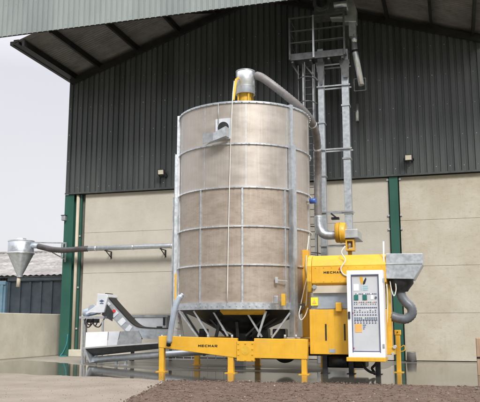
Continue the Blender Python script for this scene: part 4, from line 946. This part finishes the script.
# bucket
g = G(411.6,361.9); t = thing('bucket', 'dark grey upturned bucket standing at the foot of the right wall', 'bucket', g)
m = MB(); hb_ = S(411,351.8,g[1])[2]; m.lathe((g[0],g[1]), [(0,0),(.19,0),(.165,hb_-.03),(.165,hb_),(.15,hb_),(.14,hb_-.06),(0,hb_-.06)], 28); m.build('body', M['hose'], t)
m = MB(); m.lathe((g[0],g[1]), [(.192,.0),(.198,.02),(.192,.05)], 28); m.build('rim', M['darkmetal'], t)
# timber at the right edge
g = G(481.5,375.5); ht = S(481,338,g[1])[2]; t = thing('timber_post', 'rough tan timber post at the right edge of the wet yard', 'post', g)
m = MB(); m.box(g[0]-.10,g[0]+.14,g[1]-.1,g[1]+.12,0,ht); m.build('post', M['wood'], t, bevel=.015)
m = MB(); m.box(g[0]-.105,g[0]+.145,g[1]-.108,g[1]-.101,ht*.45,ht*.50); m.build('strap', M['steelbeam'], t)
# blue rope at the wall end
m = MB(); m.tube(arc_pts([(-7.84,-.16,.95),(-7.86,-.2,.55),(-7.98,-.25,.2),(-8.06,-.35,.03),(-7.9,-.42,.02),(-7.8,-.3,.02)],6), .02, 6)
tag(m.build('blue_rope', noisy('cyan_rope', (.02,.22,.28), (.04,.30,.36), .7), org=(-8.4,-.4,0)), 'blue rope hanging at the foot of the green corner column', 'rope')

for o, _ in ORG:                                        # children keep local coordinates; drop helper property
    if '_o' in o: del o['_o']

# ------------------------------------------------------------ light
SUN_EL, SUN_AZ = 41.0, 164.0          # azimuth measured clockwise from +Y
sd = Vector((math.sin(R(SUN_AZ))*math.cos(R(SUN_EL)), math.cos(R(SUN_AZ))*math.cos(R(SUN_EL)), math.sin(R(SUN_EL))))
su = bpy.data.lights.new('sun', 'SUN'); su.energy = 1.5; su.angle = R(15); su.color = (1, .965, .91)
so = bpy.data.objects.new('sun', su); C.objects.link(so); so.rotation_euler = sd.to_track_quat('Z', 'Y').to_euler()
w = bpy.data.worlds.new('World'); bpy.context.scene.world = w; w.use_nodes = True
n, l = w.node_tree.nodes, w.node_tree.links; bg = n['Background']
sky = n.new('ShaderNodeTexSky'); sky.sky_type = 'NISHITA'; sky.sun_disc = False; sky.sun_elevation = R(SUN_EL); sky.sun_rotation = R(SUN_AZ); sky.dust_density = 4
hs_ = n.new('ShaderNodeHueSaturation'); hs_.inputs['Saturation'].default_value = .25; l.new(sky.outputs[0], hs_.inputs['Color'])
tc = n.new('ShaderNodeTexCoord'); sx = n.new('ShaderNodeSeparateXYZ'); l.new(tc.outputs['Generated'], sx.inputs[0])
cr = n.new('ShaderNodeValToRGB'); l.new(sx.outputs['Z'], cr.inputs[0])
e = cr.color_ramp.elements; e[0].position = 0; e[0].color = (4.4,4.4,4.55,1); e[1].position = 1; e[1].color = (16,16,16.5,1)
x = e.new(.33); x.color = (3.85,3.85,4.15,1); x = e.new(.62); x.color = (10,10,10.5,1)
nz = n.new('ShaderNodeTexNoise'); nz.inputs['Scale'].default_value = 1.6; nz.inputs['Detail'].default_value = 5; l.new(tc.outputs['Generated'], nz.inputs['Vector'])
mr = n.new('ShaderNodeMapRange'); mr.inputs['To Min'].default_value = .9; mr.inputs['To Max'].default_value = 1.07; l.new(nz.outputs['Fac'], mr.inputs['Value'])
vm = n.new('ShaderNodeVectorMath'); vm.operation = 'SCALE'; l.new(cr.outputs[0], vm.inputs[0]); l.new(mr.outputs[0], vm.inputs['Scale'])
# added: unseen low sky behind the camera dimmed to darken the upper cladding
mb_ = n.new('ShaderNodeMapRange'); mb_.interpolation_type = 'SMOOTHSTEP'; mb_.inputs['From Min'].default_value = -.35; mb_.inputs['From Max'].default_value = .25; mb_.inputs['To Min'].default_value = .34; mb_.inputs['To Max'].default_value = 1; l.new(sx.outputs['Y'], mb_.inputs['Value'])
mz_ = n.new('ShaderNodeMapRange'); mz_.interpolation_type = 'SMOOTHSTEP'; mz_.inputs['From Min'].default_value = .35; mz_.inputs['From Max'].default_value = .7; l.new(sx.outputs['Z'], mz_.inputs['Value'])
mm_ = n.new('ShaderNodeMath'); mm_.operation = 'MAXIMUM'; l.new(mb_.outputs[0], mm_.inputs[0]); l.new(mz_.outputs[0], mm_.inputs[1])
vm2 = n.new('ShaderNodeVectorMath'); vm2.operation = 'SCALE'; l.new(vm.outputs[0], vm2.inputs[0]); l.new(mm_.outputs[0], vm2.inputs['Scale']); vm = vm2
mx = n.new('ShaderNodeMix'); mx.data_type = 'RGBA'; mx.inputs[0].default_value = .88; l.new(hs_.outputs[0], mx.inputs[6]); l.new(vm.outputs[0], mx.inputs[7]); l.new(mx.outputs[2], bg.inputs['Color'])
bg.inputs['Strength'].default_value = .1

# ------------------------------------------------------------ camera
cam = bpy.data.cameras.new('camera'); co = bpy.data.objects.new('camera', cam); C.objects.link(co)
cam.sensor_width = 36; cam.lens = F/480*36; cam.clip_end = 3000; cam.clip_start = .1
co.location = (0, 0, EYE); co.rotation_euler = (math.pi/2 + PITCH, 0, 0)
sc = bpy.context.scene; sc.camera = co
sc.view_settings.view_transform = 'Standard'; sc.view_settings.look = 'None'; sc.view_settings.exposure = 1.0; sc.view_settings.gamma = 1
